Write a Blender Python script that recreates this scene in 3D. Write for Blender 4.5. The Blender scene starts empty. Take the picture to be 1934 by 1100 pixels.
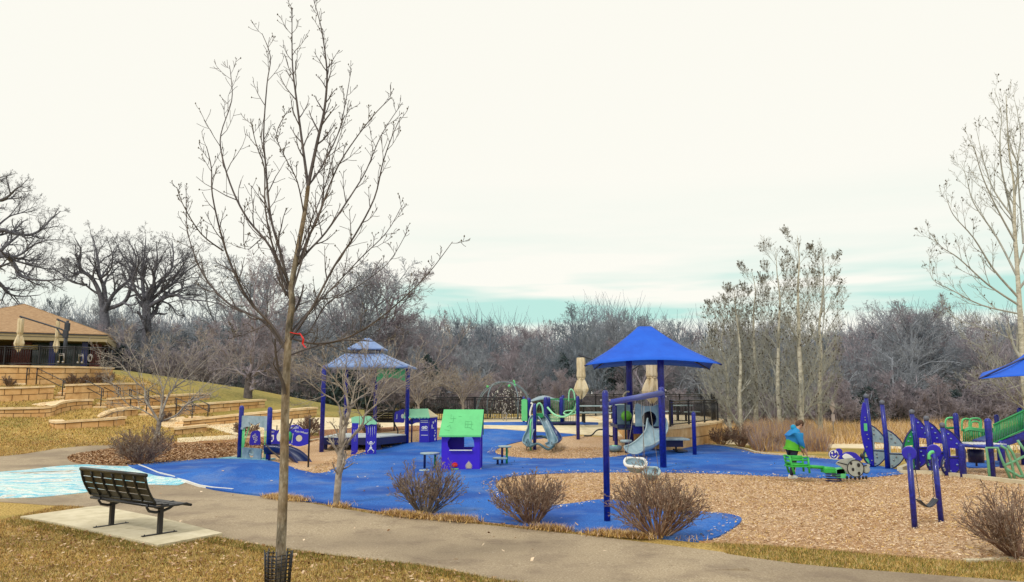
import bpy, bmesh, math, random
import numpy as np
from mathutils import Vector, Matrix
from mathutils.geometry import tessellate_polygon
R = math.radians
SC = bpy.context.scene
COL = SC.collection
# ---------------------------------------------------------------- camera
CZ = 2.2; F = 1450.0; TH = math.atan(195 / F)
ct, st = math.cos(TH), math.sin(TH)
cam = bpy.data.cameras.new('camera'); camo = bpy.data.objects.new('camera', cam); COL.objects.link(camo)
cam.sensor_width = 36; cam.lens = 36 * F / 1934; cam.clip_end = 3000; cam.clip_start = .05
camo.location = (0, 0, CZ); camo.rotation_euler = (math.pi / 2 + TH, 0, 0)
SC.camera = camo
# ---------------------------------------------------------------- world + sun
SUN_EL, SUN_AZ = R(48), R(215)
w = bpy.data.worlds.new('World'); SC.world = w; w.use_nodes = True
nt = w.node_tree; nt.nodes.clear()
def nd(nt, typ, **kw):
    n = nt.nodes.new(typ)
    for k, v in kw.items():
        if k.startswith('i_'):
            n.inputs[k[2:].replace('_', ' ')].default_value = v
        else: setattr(n, k, v)
    return n
def ramp(nt, stops, fac=None, interp='LINEAR'):
    n = nt.nodes.new('ShaderNodeValToRGB'); e = n.color_ramp.elements; n.color_ramp.interpolation = interp
    while len(e) < len(stops): e.new(.5)
    for i, (p, c) in enumerate(stops):
        e[i].position = p; e[i].color = (*c, 1) if len(c) == 3 else c
    if fac is not None: nt.links.new(fac, n.inputs[0])
    return n
def mixc(nt, fac, a, b, mode='MIX'):
    n = nt.nodes.new('ShaderNodeMix'); n.data_type = 'RGBA'; n.blend_type = mode
    for s, v in ((n.inputs[0], fac), (n.inputs[6], a), (n.inputs[7], b)):
        if isinstance(v, (int, float)): s.default_value = v
        elif isinstance(v, tuple): s.default_value = (*v, 1)
        else: nt.links.new(v, s)
    return n.outputs[2]
def math_(nt, op, a, b=None, clamp=False):
    n = nt.nodes.new('ShaderNodeMath'); n.operation = op; n.use_clamp = clamp
    for s, v in ((n.inputs[0], a), (n.inputs[1], b)):
        if v is None: continue
        if isinstance(v, (int, float)): s.default_value = v
        else: nt.links.new(v, s)
    return n.outputs[0]
sky = nd(nt, 'ShaderNodeTexSky', sky_type='NISHITA', sun_disc=False, sun_elevation=SUN_EL, sun_rotation=SUN_AZ)
tc = nd(nt, 'ShaderNodeTexCoord')
sep = nd(nt, 'ShaderNodeSeparateXYZ'); nt.links.new(tc.outputs['Generated'], sep.inputs[0])
mp = nd(nt, 'ShaderNodeMapping'); mp.inputs['Scale'].default_value = (1.6, 1.6, 15); mp.inputs['Location'].default_value = (3.2, 1.1, .25)
nt.links.new(tc.outputs['Generated'], mp.inputs[0])
nz = nd(nt, 'ShaderNodeTexNoise'); nz.inputs['Scale'].default_value = 1.3; nz.inputs['Detail'].default_value = 4; nz.inputs['Roughness'].default_value = .5
nt.links.new(mp.outputs[0], nz.inputs['Vector'])
# gaps between the clouds: a pale mint band low over the trees, fainter ones higher up
band = ramp(nt, [(0.084, (.05,)*3), (.098, (.75,)*3), (.135, (.9,)*3), (.155, (.35,)*3), (.185, (.12,)*3), (.27, (0,)*3)], sep.outputs[2])
gap = ramp(nt, [(.36, (0,)*3), (.62, (1,)*3)], nz.outputs[0])
fac = math_(nt, 'MULTIPLY', band.outputs[0], gap.outputs[0])
side = ramp(nt, [(.0, (.08,)*3), (.39, (.12,)*3), (.47, (1,)*3), (1, (.9,)*3)], math_(nt, 'ADD', math_(nt, 'MULTIPLY', sep.outputs[0], .5), .5))
fac = math_(nt, 'MULTIPLY', fac, side.outputs[0])
fac = math_(nt, 'MULTIPLY', fac, 2.6, True)
skyc = nt.nodes.new('ShaderNodeVectorMath'); skyc.operation = 'SCALE'; nt.links.new(sky.outputs[0], skyc.inputs[0]); skyc.inputs[3].default_value = .1
cloud = mixc(nt, fac, (1.0, .98, .89), (.52, .82, .74))
mixw = mixc(nt, .94, skyc.outputs[0], cloud)
bg = nd(nt, 'ShaderNodeBackground'); nt.links.new(mixw, bg.inputs[0]); bg.inputs[1].default_value = 1.03
wo = nd(nt, 'ShaderNodeOutputWorld'); nt.links.new(bg.outputs[0], wo.inputs[0])
sl = bpy.data.lights.new('sun', 'SUN'); sl.energy = 1.5; sl.angle = R(10); sl.color = (1, .97, .92)
so = bpy.data.objects.new('sun', sl); COL.objects.link(so)
sd = Vector((math.sin(SUN_AZ) * math.cos(SUN_EL), math.cos(SUN_AZ) * math.cos(SUN_EL), math.sin(SUN_EL)))
so.rotation_euler = sd.to_track_quat('Z', 'Y').to_euler(); so.location = (0, 0, 30)
SC.view_settings.view_transform = 'Standard'; SC.view_settings.look = 'None'
SC.view_settings.exposure = 0; SC.view_settings.gamma = 1
SC.cycles.max_bounces = 5; SC.cycles.diffuse_bounces = 3; SC.cycles.transparent_max_bounces = 6
# ---------------------------------------------------------------- terrain function
def ss(a, b, x):
    t = min(1, max(0, (x - a) / (b - a))); return t * t * (3 - 2 * t)
def lerp1(x, xs, ys):
    if x <= xs[0]: return ys[0]
    for i in range(len(xs) - 1):
        if x <= xs[i + 1]:
            t = (x - xs[i]) / (xs[i + 1] - xs[i]); return ys[i] + (ys[i + 1] - ys[i]) * t
    return ys[-1]
PX = ([-60, -34, -26, -17.5, -11, -6], [4.1, 4.0, 3.75, 2.5, 1.2, .88])
def H(x, y):
    P = lerp1(x, *PX)
    y0 = lerp1(x, [-16, -7], [30, 27]); y1 = lerp1(x, [-16, -7], [47, 38])
    z = P * ss(y0, y1, y)
    z *= 1 - ss(4.8, 6.2, x) if x > 4.8 else 1
    z -= z * .75 * ss(52, 66, y)
    z += .42 * math.exp(-(((x + 6.9) / 1.5) ** 2 + ((y - 20.6) / 1.3) ** 2))
    z += .06 * math.sin(x * .45 + 1) * math.sin(y * .38) * ss(9, 14, y) * (1 - ss(26, 30, y))
    z -= .5 * ss(45, 60, y) * ss(8, 14, x)
    if y < 13 and x < 3: z += .05 * (1 - ss(8, 13, y))
    return z
def ray(px, py):
    u = (px - 967) / F; v = (550 - py) / F
    return Vector((u, ct - v * st, st + v * ct))
def AT(px, py, Y):
    d = ray(px, py); return Vector((0, 0, CZ)) + d * (Y / d.y)
def G(px, py):
    d = ray(px, py); t = 3.0; p0 = t
    while t < 400:
        p = Vector((0, 0, CZ)) + d * t
        if p.z < H(p.x, p.y):
            a, b = p0, t
            for _ in range(18):
                m = (a + b) / 2; p = Vector((0, 0, CZ)) + d * m
                if p.z < H(p.x, p.y): b = m
                else: a = m
            return Vector((p.x, p.y, H(p.x, p.y)))
        p0 = t; t += .15
    return Vector((0, 0, CZ)) + d * 80
def PPM(p): return F / (p.y * ct + (p.z - CZ) * st)
def ZT(px, py, p):            # world height of pixel row py straight above base point p
    return AT(px, py, p.y).z
# ---------------------------------------------------------------- materials
MATS = {}
def pm(name, cols, scale=6, rough=.7, bump=.2, bscale=None, detail=5, metal=0, big=None, stretch=None, big2=None, spec=.5, coat=0, lo=.3, hi=.7, dist=.02):
    """procedural material: noise between cols, optional large-scale variation big=(scale, colour, amount)"""
    if name in MATS: return MATS[name]
    m = bpy.data.materials.new(name); m.use_nodes = True; MATS[name] = m
    t = m.node_tree; b = t.nodes['Principled BSDF']
    tc = t.nodes.new('ShaderNodeTexCoord'); v = tc.outputs['Object']
    if stretch:
        mpn = t.nodes.new('ShaderNodeMapping'); mpn.inputs['Scale'].default_value = stretch; t.links.new(v, mpn.inputs[0]); v = mpn.outputs[0]
    n = t.nodes.new('ShaderNodeTexNoise'); n.inputs['Scale'].default_value = scale; n.inputs['Detail'].default_value = detail; n.inputs['Roughness'].default_value = .65
    t.links.new(v, n.inputs['Vector'])
    k = len(cols)
    rp = ramp(t, [(lo + (hi - lo) * i / max(1, k - 1), c) for i, c in enumerate(cols)], n.outputs[0])
    c = rp.outputs[0]
    if big:
        n2 = t.nodes.new('ShaderNodeTexNoise'); n2.inputs['Scale'].default_value = big[0]; n2.inputs['Detail'].default_value = 3
        t.links.new(tc.outputs['Object'], n2.inputs['Vector'])
        r2 = ramp(t, [(.42, (0,)*3), (.62, (big[2],)*3)], n2.outputs[0])
        c = mixc(t, r2.outputs[0], c, big[1])
    if big2:
        n4 = t.nodes.new('ShaderNodeTexNoise'); n4.inputs['Scale'].default_value = big2[0]; n4.inputs['Detail'].default_value = 9; n4.inputs['Roughness'].default_value = .7
        t.links.new(tc.outputs['Object'], n4.inputs['Vector']); r4 = ramp(t, [(.5, (0,)*3), (.72, (big2[2],)*3)], n4.outputs[0]); c = mixc(t, r4.outputs[0], c, big2[1])
    t.links.new(c, b.inputs['Base Color'])
    b.inputs['Roughness'].default_value = rough; b.inputs['Metallic'].default_value = metal
    b.inputs['Specular IOR Level'].default_value = spec
    b.inputs['Coat Weight'].default_value = coat
    if bump:
        n3 = t.nodes.new('ShaderNodeTexNoise'); n3.inputs['Scale'].default_value = bscale or scale * 2; n3.inputs['Detail'].default_value = 4
        t.links.new(v, n3.inputs['Vector'])
        bp = t.nodes.new('ShaderNodeBump'); bp.inputs['Strength'].default_value = bump; bp.inputs['Distance'].default_value = dist
        t.links.new(n3.outputs[0], bp.inputs['Height']); t.links.new(bp.outputs[0], b.inputs['Normal'])
    return m
def sh(c, k): return tuple(min(1, x * k) for x in c)
def paint(name, c, rough=.4, **kw): return pm(name, [sh(c, .9), c, sh(c, 1.08)], scale=3, rough=rough, bump=.05, bscale=30, **kw)
BLUE = (.008, .014, .24)
M = dict(
 grass=pm('dry_lawn', [(.06, .028, .004), (.36, .22, .04), (.62, .42, .11), (.84, .66, .28)], 30, .95, .7, 60, 8, big=(.55, (.15, .15, .02), .55), lo=.33, hi=.66, dist=.04),
 lawn=pm('green_lawn', [(.12, .12, .02), (.27, .23, .05), (.46, .34, .11)], 9, .95, .5, 40, 8, big=(.3, (.38, .27, .06), .6), stretch=(1, .4, 1)),
 asphalt=pm('worn_asphalt', [(.13, .09, .055), (.37, .285, .18), (.45, .355, .24), (.95, .84, .66)], 42, .92, .5, 70, 8, big=(.33, (.20, .15, .10), .6), big2=(1.3, (.16, .11, .075), .7), lo=.3, hi=.74, dist=.01),
 concrete=pm('pale_concrete', [(.50, .43, .27), (.66, .58, .40), (.74, .66, .48)], 5, .9, .15, 60, 8, big=(.8, (.45, .38, .24), .4)),
 plaza=pm('cream_plaza_concrete', [(.60, .48, .27), (.74, .62, .40), (.80, .70, .50)], 3, .9, .1, 40, 6, big=(.5, (.85, .72, .5), .5)),
 rubber=pm('blue_rubber', [(.012, .085, .36), (.022, .135, .50), (.06, .23, .66)], 34, .85, .4, 90, 8, big=(.55, (.008, .06, .33), .75), big2=(.9, (.20, .27, .42), .55), lo=.34, hi=.66, dist=.01, spec=.25),
 rubber2=pm('teal_grey_rubber', [(.12, .30, .36), (.2, .42, .47), (.28, .5, .55)], 14, .8, .2, 60),
 mulch=pm('wood_mulch', [(.14, .07, .035), (.54, .33, .17), (.80, .57, .35), (.92, .76, .56)], 22, .95, .8, 50, 9, big=(.35, (.50, .26, .10), .6), lo=.32, hi=.68, dist=.04, stretch=(1, 1.6, 1)),
 litter=pm('leaf_litter', [(.06, .02, .012), (.25, .10, .045), (.5, .26, .12), (.6, .42, .22)], 18, .95, .8, 40, 9, lo=.32, hi=.68, dist=.05),
 stone=pm('tan_sandstone', [(.48, .26, .10), (.68, .43, .19), (.80, .57, .30)], 2.5, .9, .3, 25, 8, big=(.6, (.66, .36, .13), .6)),
 cap=pm('stone_cap', [(.62, .42, .20), (.80, .60, .35), (.86, .70, .47)], 3, .9, .2, 30, 6),
 joint=pm('dark_joint', [(.08, .035, .015), (.14, .06, .025)], 8, .95, 0),
 black=paint('black_metal', (.012, .012, .016), .35), dark=paint('dark_metal', (.03, .035, .05), .45),
 blue=pm('dark_blue_paint', [sh(BLUE, .6), BLUE, (.016, .03, .42)], 14, .35, .1, 60, coat=.15),
 navy=paint('navy_metal', (.010, .014, .09), .4),
 panelblue=paint('blue_plastic', (.022, .016, .42), .35), violet=paint('violet_plastic', (.042, .010, .58), .45),
 blade=pm('canopy_fabric_blue', [(.008, .085, .56), (.010, .11, .66), (.012, .13, .72)], 1.2, .85, .1, 90),
 slateroof=pm('grey_blue_roof', [(.12, .2, .42), (.2, .3, .55), (.3, .42, .66)], 1.6, .5, .1, 20),
 mint=paint('mint_plastic', (.13, .60, .22), .5), mint2=paint('pale_mint_plastic', (.30, .70, .42), .5),
 green=paint('green_paint', (.02, .30, .09), .4), green2=paint('bright_green_plastic', (.03, .42, .06), .4), lime=paint('lime_plastic', (.2, .62, .05), .4),
 greyp=pm('grey_plastic', [(.24, .34, .36), (.33, .43, .45), (.42, .52, .53)], 5, .4, .05, 30), slide=pm('slate_slide_plastic', [(.10, .19, .26), (.17, .28, .35), (.28, .40, .45)], 3, .3, .05, 30),
 navyslide=paint('navy_slide_plastic', (.008, .022, .10), .25), white=paint('white_paint', (.78, .78, .74), .5), cream=paint('cream_plastic', (.7, .6, .38), .6),
 canvas=pm('beige_canvas', [(.50, .38, .20), (.70, .58, .38), (.80, .70, .52)], 5, .9, .3, 20, stretch=(1, 1, .3)),
 shingle=pm('tan_shingles', [(.24, .135, .065), (.39, .24, .125), (.48, .32, .18)], 5, .9, .4, 20, 8, stretch=(1, 1, 5)),
 fascia=paint('beige_fascia', (.42, .34, .20), .7), brick=pm('dark_brick', [(.07, .02, .03), (.15, .055, .06), (.22, .09, .09)], 12, .9, .3),
 glass=paint('dark_glass', (.015, .04, .05), .08), red=paint('red_plastic', (.65, .015, .015), .5), steel=paint('galvanised_steel', (.36, .34, .32), .4, metal=.5),
 bark=pm('grey_brown_bark', [(.06, .05, .035), (.21, .18, .135), (.44, .40, .32)], 13, .95, 1, 26, 8, stretch=(1, 1, .35), dist=.04, big=(2.2, (.27, .17, .08), .5), lo=.34, hi=.66),
 twig=pm('dark_twig', [(.055, .045, .05), (.10, .085, .085), (.17, .14, .13)], 5, .9, 0), oak=pm('oak_bark', [(.075, .08, .10), (.14, .14, .165), (.22, .22, .25)], 6, .95, .6, 14, dist=.05),
 wood1=pm('hazed_bark_grey', [(.20, .22, .25), (.31, .335, .38), (.46, .49, .53)], 1, .95, 0), wood2=pm('hazed_bark_brown', [(.22, .19, .215), (.33, .29, .325), (.46, .42, .46)], 1, .95, 0),  # grey bark, lightened and blued so the colour carries the distance haze
 wood3=pm('hazed_bark_slate', [(.13, .165, .205), (.23, .27, .32), (.35, .39, .44)], 1, .95, 0),  # slate bark, with the wood's haze also put into its colour
 aspen=pm('pale_aspen_bark', [(.26, .24, .18), (.52, .49, .38), (.66, .63, .52)], 5, .9, .3, 12, stretch=(1, 1, 2.2)), aspentwig=pm('aspen_twig', [(.24, .25, .22), (.38, .38, .33), (.52, .52, .46)], 3, .9, 0),
 bud=pm('brown_catkins', [(.08, .07, .055), (.18, .16, .12)], 6, .9, 0), orntwig=pm('ornamental_bark', [(.15, .12, .10), (.33, .28, .23), (.52, .46, .38)], 6, .9, .2, 20),
 shrub=pm('red_brown_stems', [(.07, .03, .02), (.22, .12, .075), (.50, .36, .26)], 5, .9, 0), shrub2=pm('grey_brown_stems', [(.05, .035, .03), (.16, .125, .10), (.46, .39, .30)], 5, .9, 0),
 conif=pm('evergreen_foliage', [(.018, .038, .042), (.035, .06, .06), (.06, .09, .08)], 3, .9, 0), scrub=pm('undergrowth', [(.035, .05, .05), (.08, .09, .085), (.16, .15, .14)], 1.2, .95, 0),
 straw=pm('straw_blades', [(.46, .26, .06), (.70, .46, .15), (.88, .68, .34)], 4, .95, 0), brownblade=pm('brown_blades', [(.09, .035, .010), (.26, .12, .03)], 4, .95, 0), greenblade=pm('olive_blades', [(.10, .12, .015), (.24, .24, .04)], 4, .95, 0),
 leaf=pm('dead_leaf', [(.24, .10, .05), (.58, .38, .22), (.82, .64, .44)], 8, .9, 0), chip1=pm('pale_chip', [(.70, .50, .32), (.90, .74, .54)], 4, .95, 0), chip2=pm('brown_chip', [(.20, .10, .05), (.46, .27, .13)], 4, .95, 0),
 redgrass=pm('russet_brush', [(.20, .10, .06), (.40, .23, .14), (.55, .38, .24)], 3, .95, 0),
)
# ---------------------------------------------------------------- mesh builder
class MB:
    def __init__(s): s.v = []; s.f = []; s.mi = []; s.sm = []; s.cur = 0; s.smooth = False; s.M = Matrix()
    def _add(s, vs, fs):
        o = len(s.v); s.v += [tuple(s.M @ Vector(p)) for p in vs]
        for f in fs: s.f.append(tuple(i + o for i in f)); s.mi.append(s.cur); s.sm.append(s.smooth)
        return s
    def box(s, c, d, rz=0, rx=0, ry=0):
        m = Matrix.Translation(Vector(c)) @ Matrix.Rotation(rz, 4, 'Z') @ Matrix.Rotation(ry, 4, 'Y') @ Matrix.Rotation(rx, 4, 'X')
        x, y, z = d[0] / 2, d[1] / 2, d[2] / 2; b = min(x, y, z) * .18
        vs = []; 
        for sz in (-1, 1):
            for (sx, sy) in ((-1, -1), (1, -1), (1, 1), (-1, 1)):
                vs.append(m @ Vector((sx * x, sy * y, sz * (z - b))))
        for sz in (-1, 1):
            for (sx, sy) in ((-1, -1), (1, -1), (1, 1), (-1, 1)):
                vs.append(m @ Vector((sx * (x - b), sy * (y - b), sz * z)))
        fs = [(0, 1, 5, 4), (1, 2, 6, 5), (2, 3, 7, 6), (3, 0, 4, 7), (11, 10, 9, 8), (12, 13, 14, 15)]
        for i in range(4):
            j = (i + 1) % 4; fs += [(4 + i, 4 + j, 12 + j, 12 + i), (j, i, 8 + i, 8 + j)]
        return s._add(vs, fs)
    def tube(s, pts, r, n=8, cap=True):
        pts = [Vector(p) for p in pts]; k = len(pts); sm = s.smooth; s.smooth = True
        rs = r if isinstance(r, (list, tuple)) else [r] * k
        vs = []; u = None
        for i, p in enumerate(pts):
            t = (pts[min(i + 1, k - 1)] - pts[max(i - 1, 0)]).normalized()
            if u is None:
                u = t.orthogonal().normalized()
            else:
                u = (u - t * u.dot(t)); u = u.normalized() if u.length > 1e-6 else t.orthogonal().normalized()
            w_ = t.cross(u)
            for j in range(n):
                a = 2 * math.pi * j / n; vs.append(p + (u * math.cos(a) + w_ * math.sin(a)) * rs[i])
        fs = [(i * n + j, i * n + (j + 1) % n, (i + 1) * n + (j + 1) % n, (i + 1) * n + j) for i in range(k - 1) for j in range(n)]
        if cap: fs += [tuple(range(n))[::-1], tuple(range((k - 1) * n, k * n))]
        s._add(vs, fs); s.smooth = sm; return s
    def prism(s, outer, t, holes=(), y=0):       # panel in local XZ, thickness t along Y
        loops = [[Vector((a, 0, b)) for a, b in outer]] + [[Vector((a, 0, b)) for a, b in h] for h in holes]
        flat = [p for l in loops for p in l]; n = len(flat)
        tri = tessellate_polygon([[Vector((p.x, p.z, 0)) for p in l] for l in loops])
        vs = [(p.x, y - t / 2, p.z) for p in flat] + [(p.x, y + t / 2, p.z) for p in flat]
        fs = []
        for a, b, c in tri: fs += [(a, b, c), (c + n, b + n, a + n)]
        o = 0
        for l in loops:
            k = len(l)
            for i in range(k): j = (i + 1) % k; fs.append((o + i, o + j, o + j + n, o + i + n))
            o += k
        return s._add(vs, fs)
    def slab(s, poly, z0, z1):                   # horizontal polygon extruded in z
        n = len(poly); tri = tessellate_polygon([[Vector((a, b, 0)) for a, b in poly]])
        vs = [(a, b, z0) for a, b in poly] + [(a, b, z1) for a, b in poly]
        fs = []
        for a, b, c in tri: fs += [(c, b, a), (a + n, b + n, c + n)]
        for i in range(n): j = (i + 1) % n; fs.append((i, j, j + n, i + n))
        return s._add(vs, fs)
    def lathe(s, prof, n=16, c=(0, 0, 0), fold=0, nf=6, ph=0):
        sm = s.smooth; s.smooth = True; k = len(prof); vs = []
        for (r, z) in prof:
            for j in range(n):
                a = 2 * math.pi * j / n; rr = r * (1 + fold * math.cos(nf * a + ph)); vs.append((c[0] + rr * math.cos(a), c[1] + rr * math.sin(a), c[2] + z))
        fs = [(i * n + j, i * n + (j + 1) % n, (i + 1) * n + (j + 1) % n, (i + 1) * n + j) for i in range(k - 1) for j in range(n)]
        fs += [tuple(range(n))[::-1], tuple(range((k - 1) * n, k * n))]
        s._add(vs, fs); s.smooth = sm; return s
    def sph(s, c, r, n=12):
        if not isinstance(r, (tuple, list)): r = (r, r, r)
        o = s.M; s.M = o @ Matrix.Translation(Vector(c)) @ Matrix.Diagonal((*r, 1))
        s.lathe([(max(.001, math.sin(math.pi * i / 8)), -math.cos(math.pi * i / 8)) for i in range(9)], n); s.M = o; return s
    def surf(s, fn, nu, nv, closed=False):
        sm = s.smooth; s.smooth = True
        vs = [fn(i / (nu - 1), j / (nv - 1)) for i in range(nu) for j in range(nv)]
        fs = [(i * nv + j, (i + 1) * nv + j, (i + 1) * nv + j + 1, i * nv + j + 1) for i in range(nu - 1) for j in range(nv - 1)]
        s._add(vs, fs); s.smooth = sm; return s
    def post(s, x, y, z0, z1, r, n=12): return s.lathe([(r, z0), (r, z1 - r), (r * .85, z1 - r * .45), (r * .5, z1 - r * .1), (.004, z1)], n, (x, y, 0))
    def build(s, name, mats, parent=None, loc=None, label=None, solid=0):
        me = bpy.data.meshes.new(name); me.from_pydata(s.v, [], s.f)
        if not isinstance(mats, (list, tuple)): mats = [mats]
        for m in mats: me.materials.append(m)
        me.polygons.foreach_set('material_index', s.mi); me.polygons.foreach_set('use_smooth', s.sm); me.update()
        o = bpy.data.objects.new(name, me); COL.objects.link(o)
        if parent: o.parent = parent
        if loc: o.location = loc
        if label: o['label'] = label
        if solid:
            md = o.modifiers.new('thick', 'SOLIDIFY'); md.thickness = solid; md.offset = 0
        return o
def tag(o, label=None, cat=None, group=None, kind=None):
    if label: o['label'] = label
    if cat: o['category'] = cat
    if group: o['group'] = group
    if kind: o['kind'] = kind
    return o
def thing(name, label, cat, loc=(0, 0, 0), rz=0, group=None):
    o = bpy.data.objects.new(name, None); COL.objects.link(o); o.location = loc; o.rotation_euler = (0, 0, rz); o.empty_display_size = .2
    return tag(o, label, cat, group)
def copy_tree(o, parent=None):
    c = o.copy(); COL.objects.link(c)
    if parent: c.parent = parent
    for ch in list(o.children): copy_tree(ch, c)
    return c
def circ(cx, cz, r, n=20, rz=None, a0=0): 
    rz = rz or r
    return [(cx + r * math.cos(a0 + 2 * math.pi * i / n), cz + rz * math.sin(a0 + 2 * math.pi * i / n)) for i in range(n)]
def cat_rom(P, k=4, closed=True):
    n = len(P); out = []
    for i in range(n if closed else n - 1):
        p0, p1, p2, p3 = (P[(i + j - 1) % n] if closed else P[min(max(i + j - 1, 0), n - 1)] for j in range(4))
        for q in range(k):
            t = q / k; t2 = t * t; t3 = t2 * t
            out.append(tuple(.5 * (2 * b + (c - a) * t + (2 * a - 5 * b + 4 * c - d) * t2 + (3 * b - a - 3 * c + d) * t3) for a, b, c, d in zip(p0, p1, p2, p3)))
    if not closed: out.append(tuple(P[-1]))
    return out
def np_mesh(name, V, Fq, mat, parent=None, fm=None, smooth=False):
    """V (n,3), Fq (m,k) equal sized faces"""
    me = bpy.data.meshes.new(name); m, k = Fq.shape
    me.vertices.add(len(V)); me.vertices.foreach_set('co', np.ascontiguousarray(V, dtype=np.float32).ravel())
    me.loops.add(m * k); me.loops.foreach_set('vertex_index', np.ascontiguousarray(Fq, dtype=np.int32).ravel())
    me.polygons.add(m); me.polygons.foreach_set('loop_start', np.arange(0, m * k, k, dtype=np.int32))
    try: me.polygons.foreach_set('loop_total', np.full(m, k, dtype=np.int32))
    except Exception: pass
    for q in (mat if isinstance(mat, (list, tuple)) else [mat]): me.materials.append(q)
    if fm is not None: me.polygons.foreach_set('material_index', fm.astype(np.int32))
    me.polygons.foreach_set('use_smooth', np.full(m, smooth)); me.update(calc_edges=True); me.validate()
    o = bpy.data.objects.new(name, me); COL.objects.link(o)
    if parent: o.parent = parent
    return o
# ---------------------------------------------------------------- ground
XL = sorted(set([-600, -400, -250, -160, -110, -80, -65, -55, -50, -45] + [round(-42 + .5 * i, 3) for i in range(169)] + [45, 50, 56, 65, 80, 110, 160, 250, 400, 600]))
YL = sorted(set([-100, -40, -15, -5, 0, 3, 5] + [round(6 + .5 * i, 3) for i in range(121)] + [68, 71, 75, 80, 88, 100, 120, 160, 240, 400, 700]))
def terrain():
    nx, ny = len(XL), len(YL)
    V = np.array([(x, y, H(x, y)) for y in YL for x in XL])
    Fq = np.array([(j * nx + i, j * nx + i + 1, (j + 1) * nx + i + 1, (j + 1) * nx + i) for j in range(ny - 1) for i in range(nx - 1)])
    return tag(np_mesh('ground', V, Fq, M['grass'], smooth=True), 'brown dormant grass ground sloping up to the left', kind='structure')
terrain()
def inpoly(x, y, P):
    c = False; n = len(P); j = n - 1
    for i in range(n):
        if (P[i][1] > y) != (P[j][1] > y) and x < (P[j][0] - P[i][0]) * (y - P[i][1]) / (P[j][1] - P[i][1]) + P[i][0]: c = not c
        j = i
    return c
def sheet(name, poly, off, mat, label, kind='structure', cat=None, skirt=.06):
    poly = [(p[0], p[1]) for p in poly]
    bm = bmesh.new(); vs = [bm.verts.new((x, y, 0)) for x, y in poly]
    for t in tessellate_polygon([[Vector((x, y, 0)) for x, y in poly]]):
        try: bm.faces.new([vs[i] for i in t])
        except ValueError: pass
    x0, x1 = min(p[0] for p in poly), max(p[0] for p in poly); y0, y1 = min(p[1] for p in poly), max(p[1] for p in poly)
    for a, L, lo, hi in ((0, XL, x0, x1), (1, YL, y0, y1)):
        for v in L:
            if lo < v < hi:
                co = (v, 0, 0) if a == 0 else (0, v, 0); no = (1, 0, 0) if a == 0 else (0, 1, 0)
                bmesh.ops.bisect_plane(bm, geom=bm.verts[:] + bm.edges[:] + bm.faces[:], plane_co=co, plane_no=no, dist=1e-5)
    bmesh.ops.remove_doubles(bm, verts=bm.verts[:], dist=1e-4)
    for v in bm.verts: v.co.z = H(v.co.x, v.co.y) + off
    bmesh.ops.recalc_face_normals(bm, faces=bm.faces[:])
    if sum(f.normal.z for f in bm.faces) < 0: bmesh.ops.reverse_faces(bm, faces=bm.faces[:])
    be = [e for e in bm.edges if e.is_boundary]
    r = bmesh.ops.extrude_edge_only(bm, edges=be)
    for g in r['geom']:
        if isinstance(g, bmesh.types.BMVert): g.co.z -= skirt + off
    me = bpy.data.meshes.new(name); bm.to_mesh(me); bm.free(); me.materials.append(mat)
    o = bpy.data.objects.new(name, me); COL.objects.link(o)
    return tag(o, label, cat, kind=kind)
def GP(pts, k=4, closed=True):
    P = [tuple(G(*p)[:2]) for p in pts]
    return cat_rom(P, k, closed) if k > 1 else P
MULCH = GP([(440, 866), (520, 850), (600, 832), (690, 824), (790, 815), (920, 813), (1000, 818), (1085, 824), (1190, 826), (1263, 838), (1330, 842), (1400, 850), (1500, 862), (1620, 874), (1700, 893)], 3, False) \
      + [(26, 21.0), (27, 9.5)] + GP([(2050, 1075), (1934, 1064), (1800, 1060), (1600, 1044), (1450, 1032), (1330, 1025), (1250, 1018), (1080, 1005), (900, 987), (760, 975), (640, 957), (520, 940), (400, 920), (330, 900), (300, 880)], 3, False)
sheet('playground_mulch', MULCH, .02, M['mulch'], 'tan wood chip mulch filling the playground')
far_mulch = [(13.2, 22.2), (13.8, 27.5), (28, 30), (28, 21)]
RB = [(240, 880), (350, 911), (520, 941), (640, 957), (760, 975), (900, 987), (1080, 1005), (1250, 1019), (1330, 1024), (1372, 1010), (1401, 986), (1380, 976), (1330, 971), (1250, 966), (1200, 954), (1140, 947), (1080, 955), (1030, 957), (960, 940), (936, 920), (960, 904), (1045, 897), (1200, 895), (1340, 897), (1480, 903), (1600, 906), (1705, 898), (1690, 889), (1600, 873), (1440, 860), (1400, 851), (1330, 842), (1240, 850), (1180, 862), (1130, 867), (1060, 869), (975, 866), (935, 857), (955, 843), (1010, 831), (1088, 823), (1000, 817), (920, 812), (868, 820), (830, 833), (760, 840), (700, 853), (665, 864), (640, 882), (592, 897), (560, 888), (505, 872), (440, 867), (330, 872)]
RUB = GP(RB, 4)
sheet('rubber_surface', RUB, .045, M['rubber'], 'bright blue poured rubber play surface with flowing edges')
_a, _b = G(452, 868), G(506, 872)
sheet('rubber_pad', [(_a.x - .75, _a.y - .12), (_a.x - .5, _a.y + .45), (_b.x + .1, _b.y + .5), (_b.x + .02, _b.y - .12), (_a.x + .3, _a.y - .42)], .065, M['rubber2'], 'pale teal landing pad on top of the small blue mound')
PATH = GP([(-400, 868), (-150, 866), (0, 863), (100, 849), (212, 841), (214, 849), (150, 861), (132, 870), (165, 878), (240, 882), (350, 912), (520, 942), (700, 971), (900, 991), (1100, 1012), (1300, 1036), (1500, 1066), (1700, 1083), (1934, 1101), (2300, 1135)], 3, False) \
     + GP([(1700, 1220), (1300, 1140), (1100, 1112), (960, 1100), (800, 1070), (640, 1052), (418, 1017), (185, 962), (90, 955), (0, 949), (-150, 942), (-400, 930)], 3, False)
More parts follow.
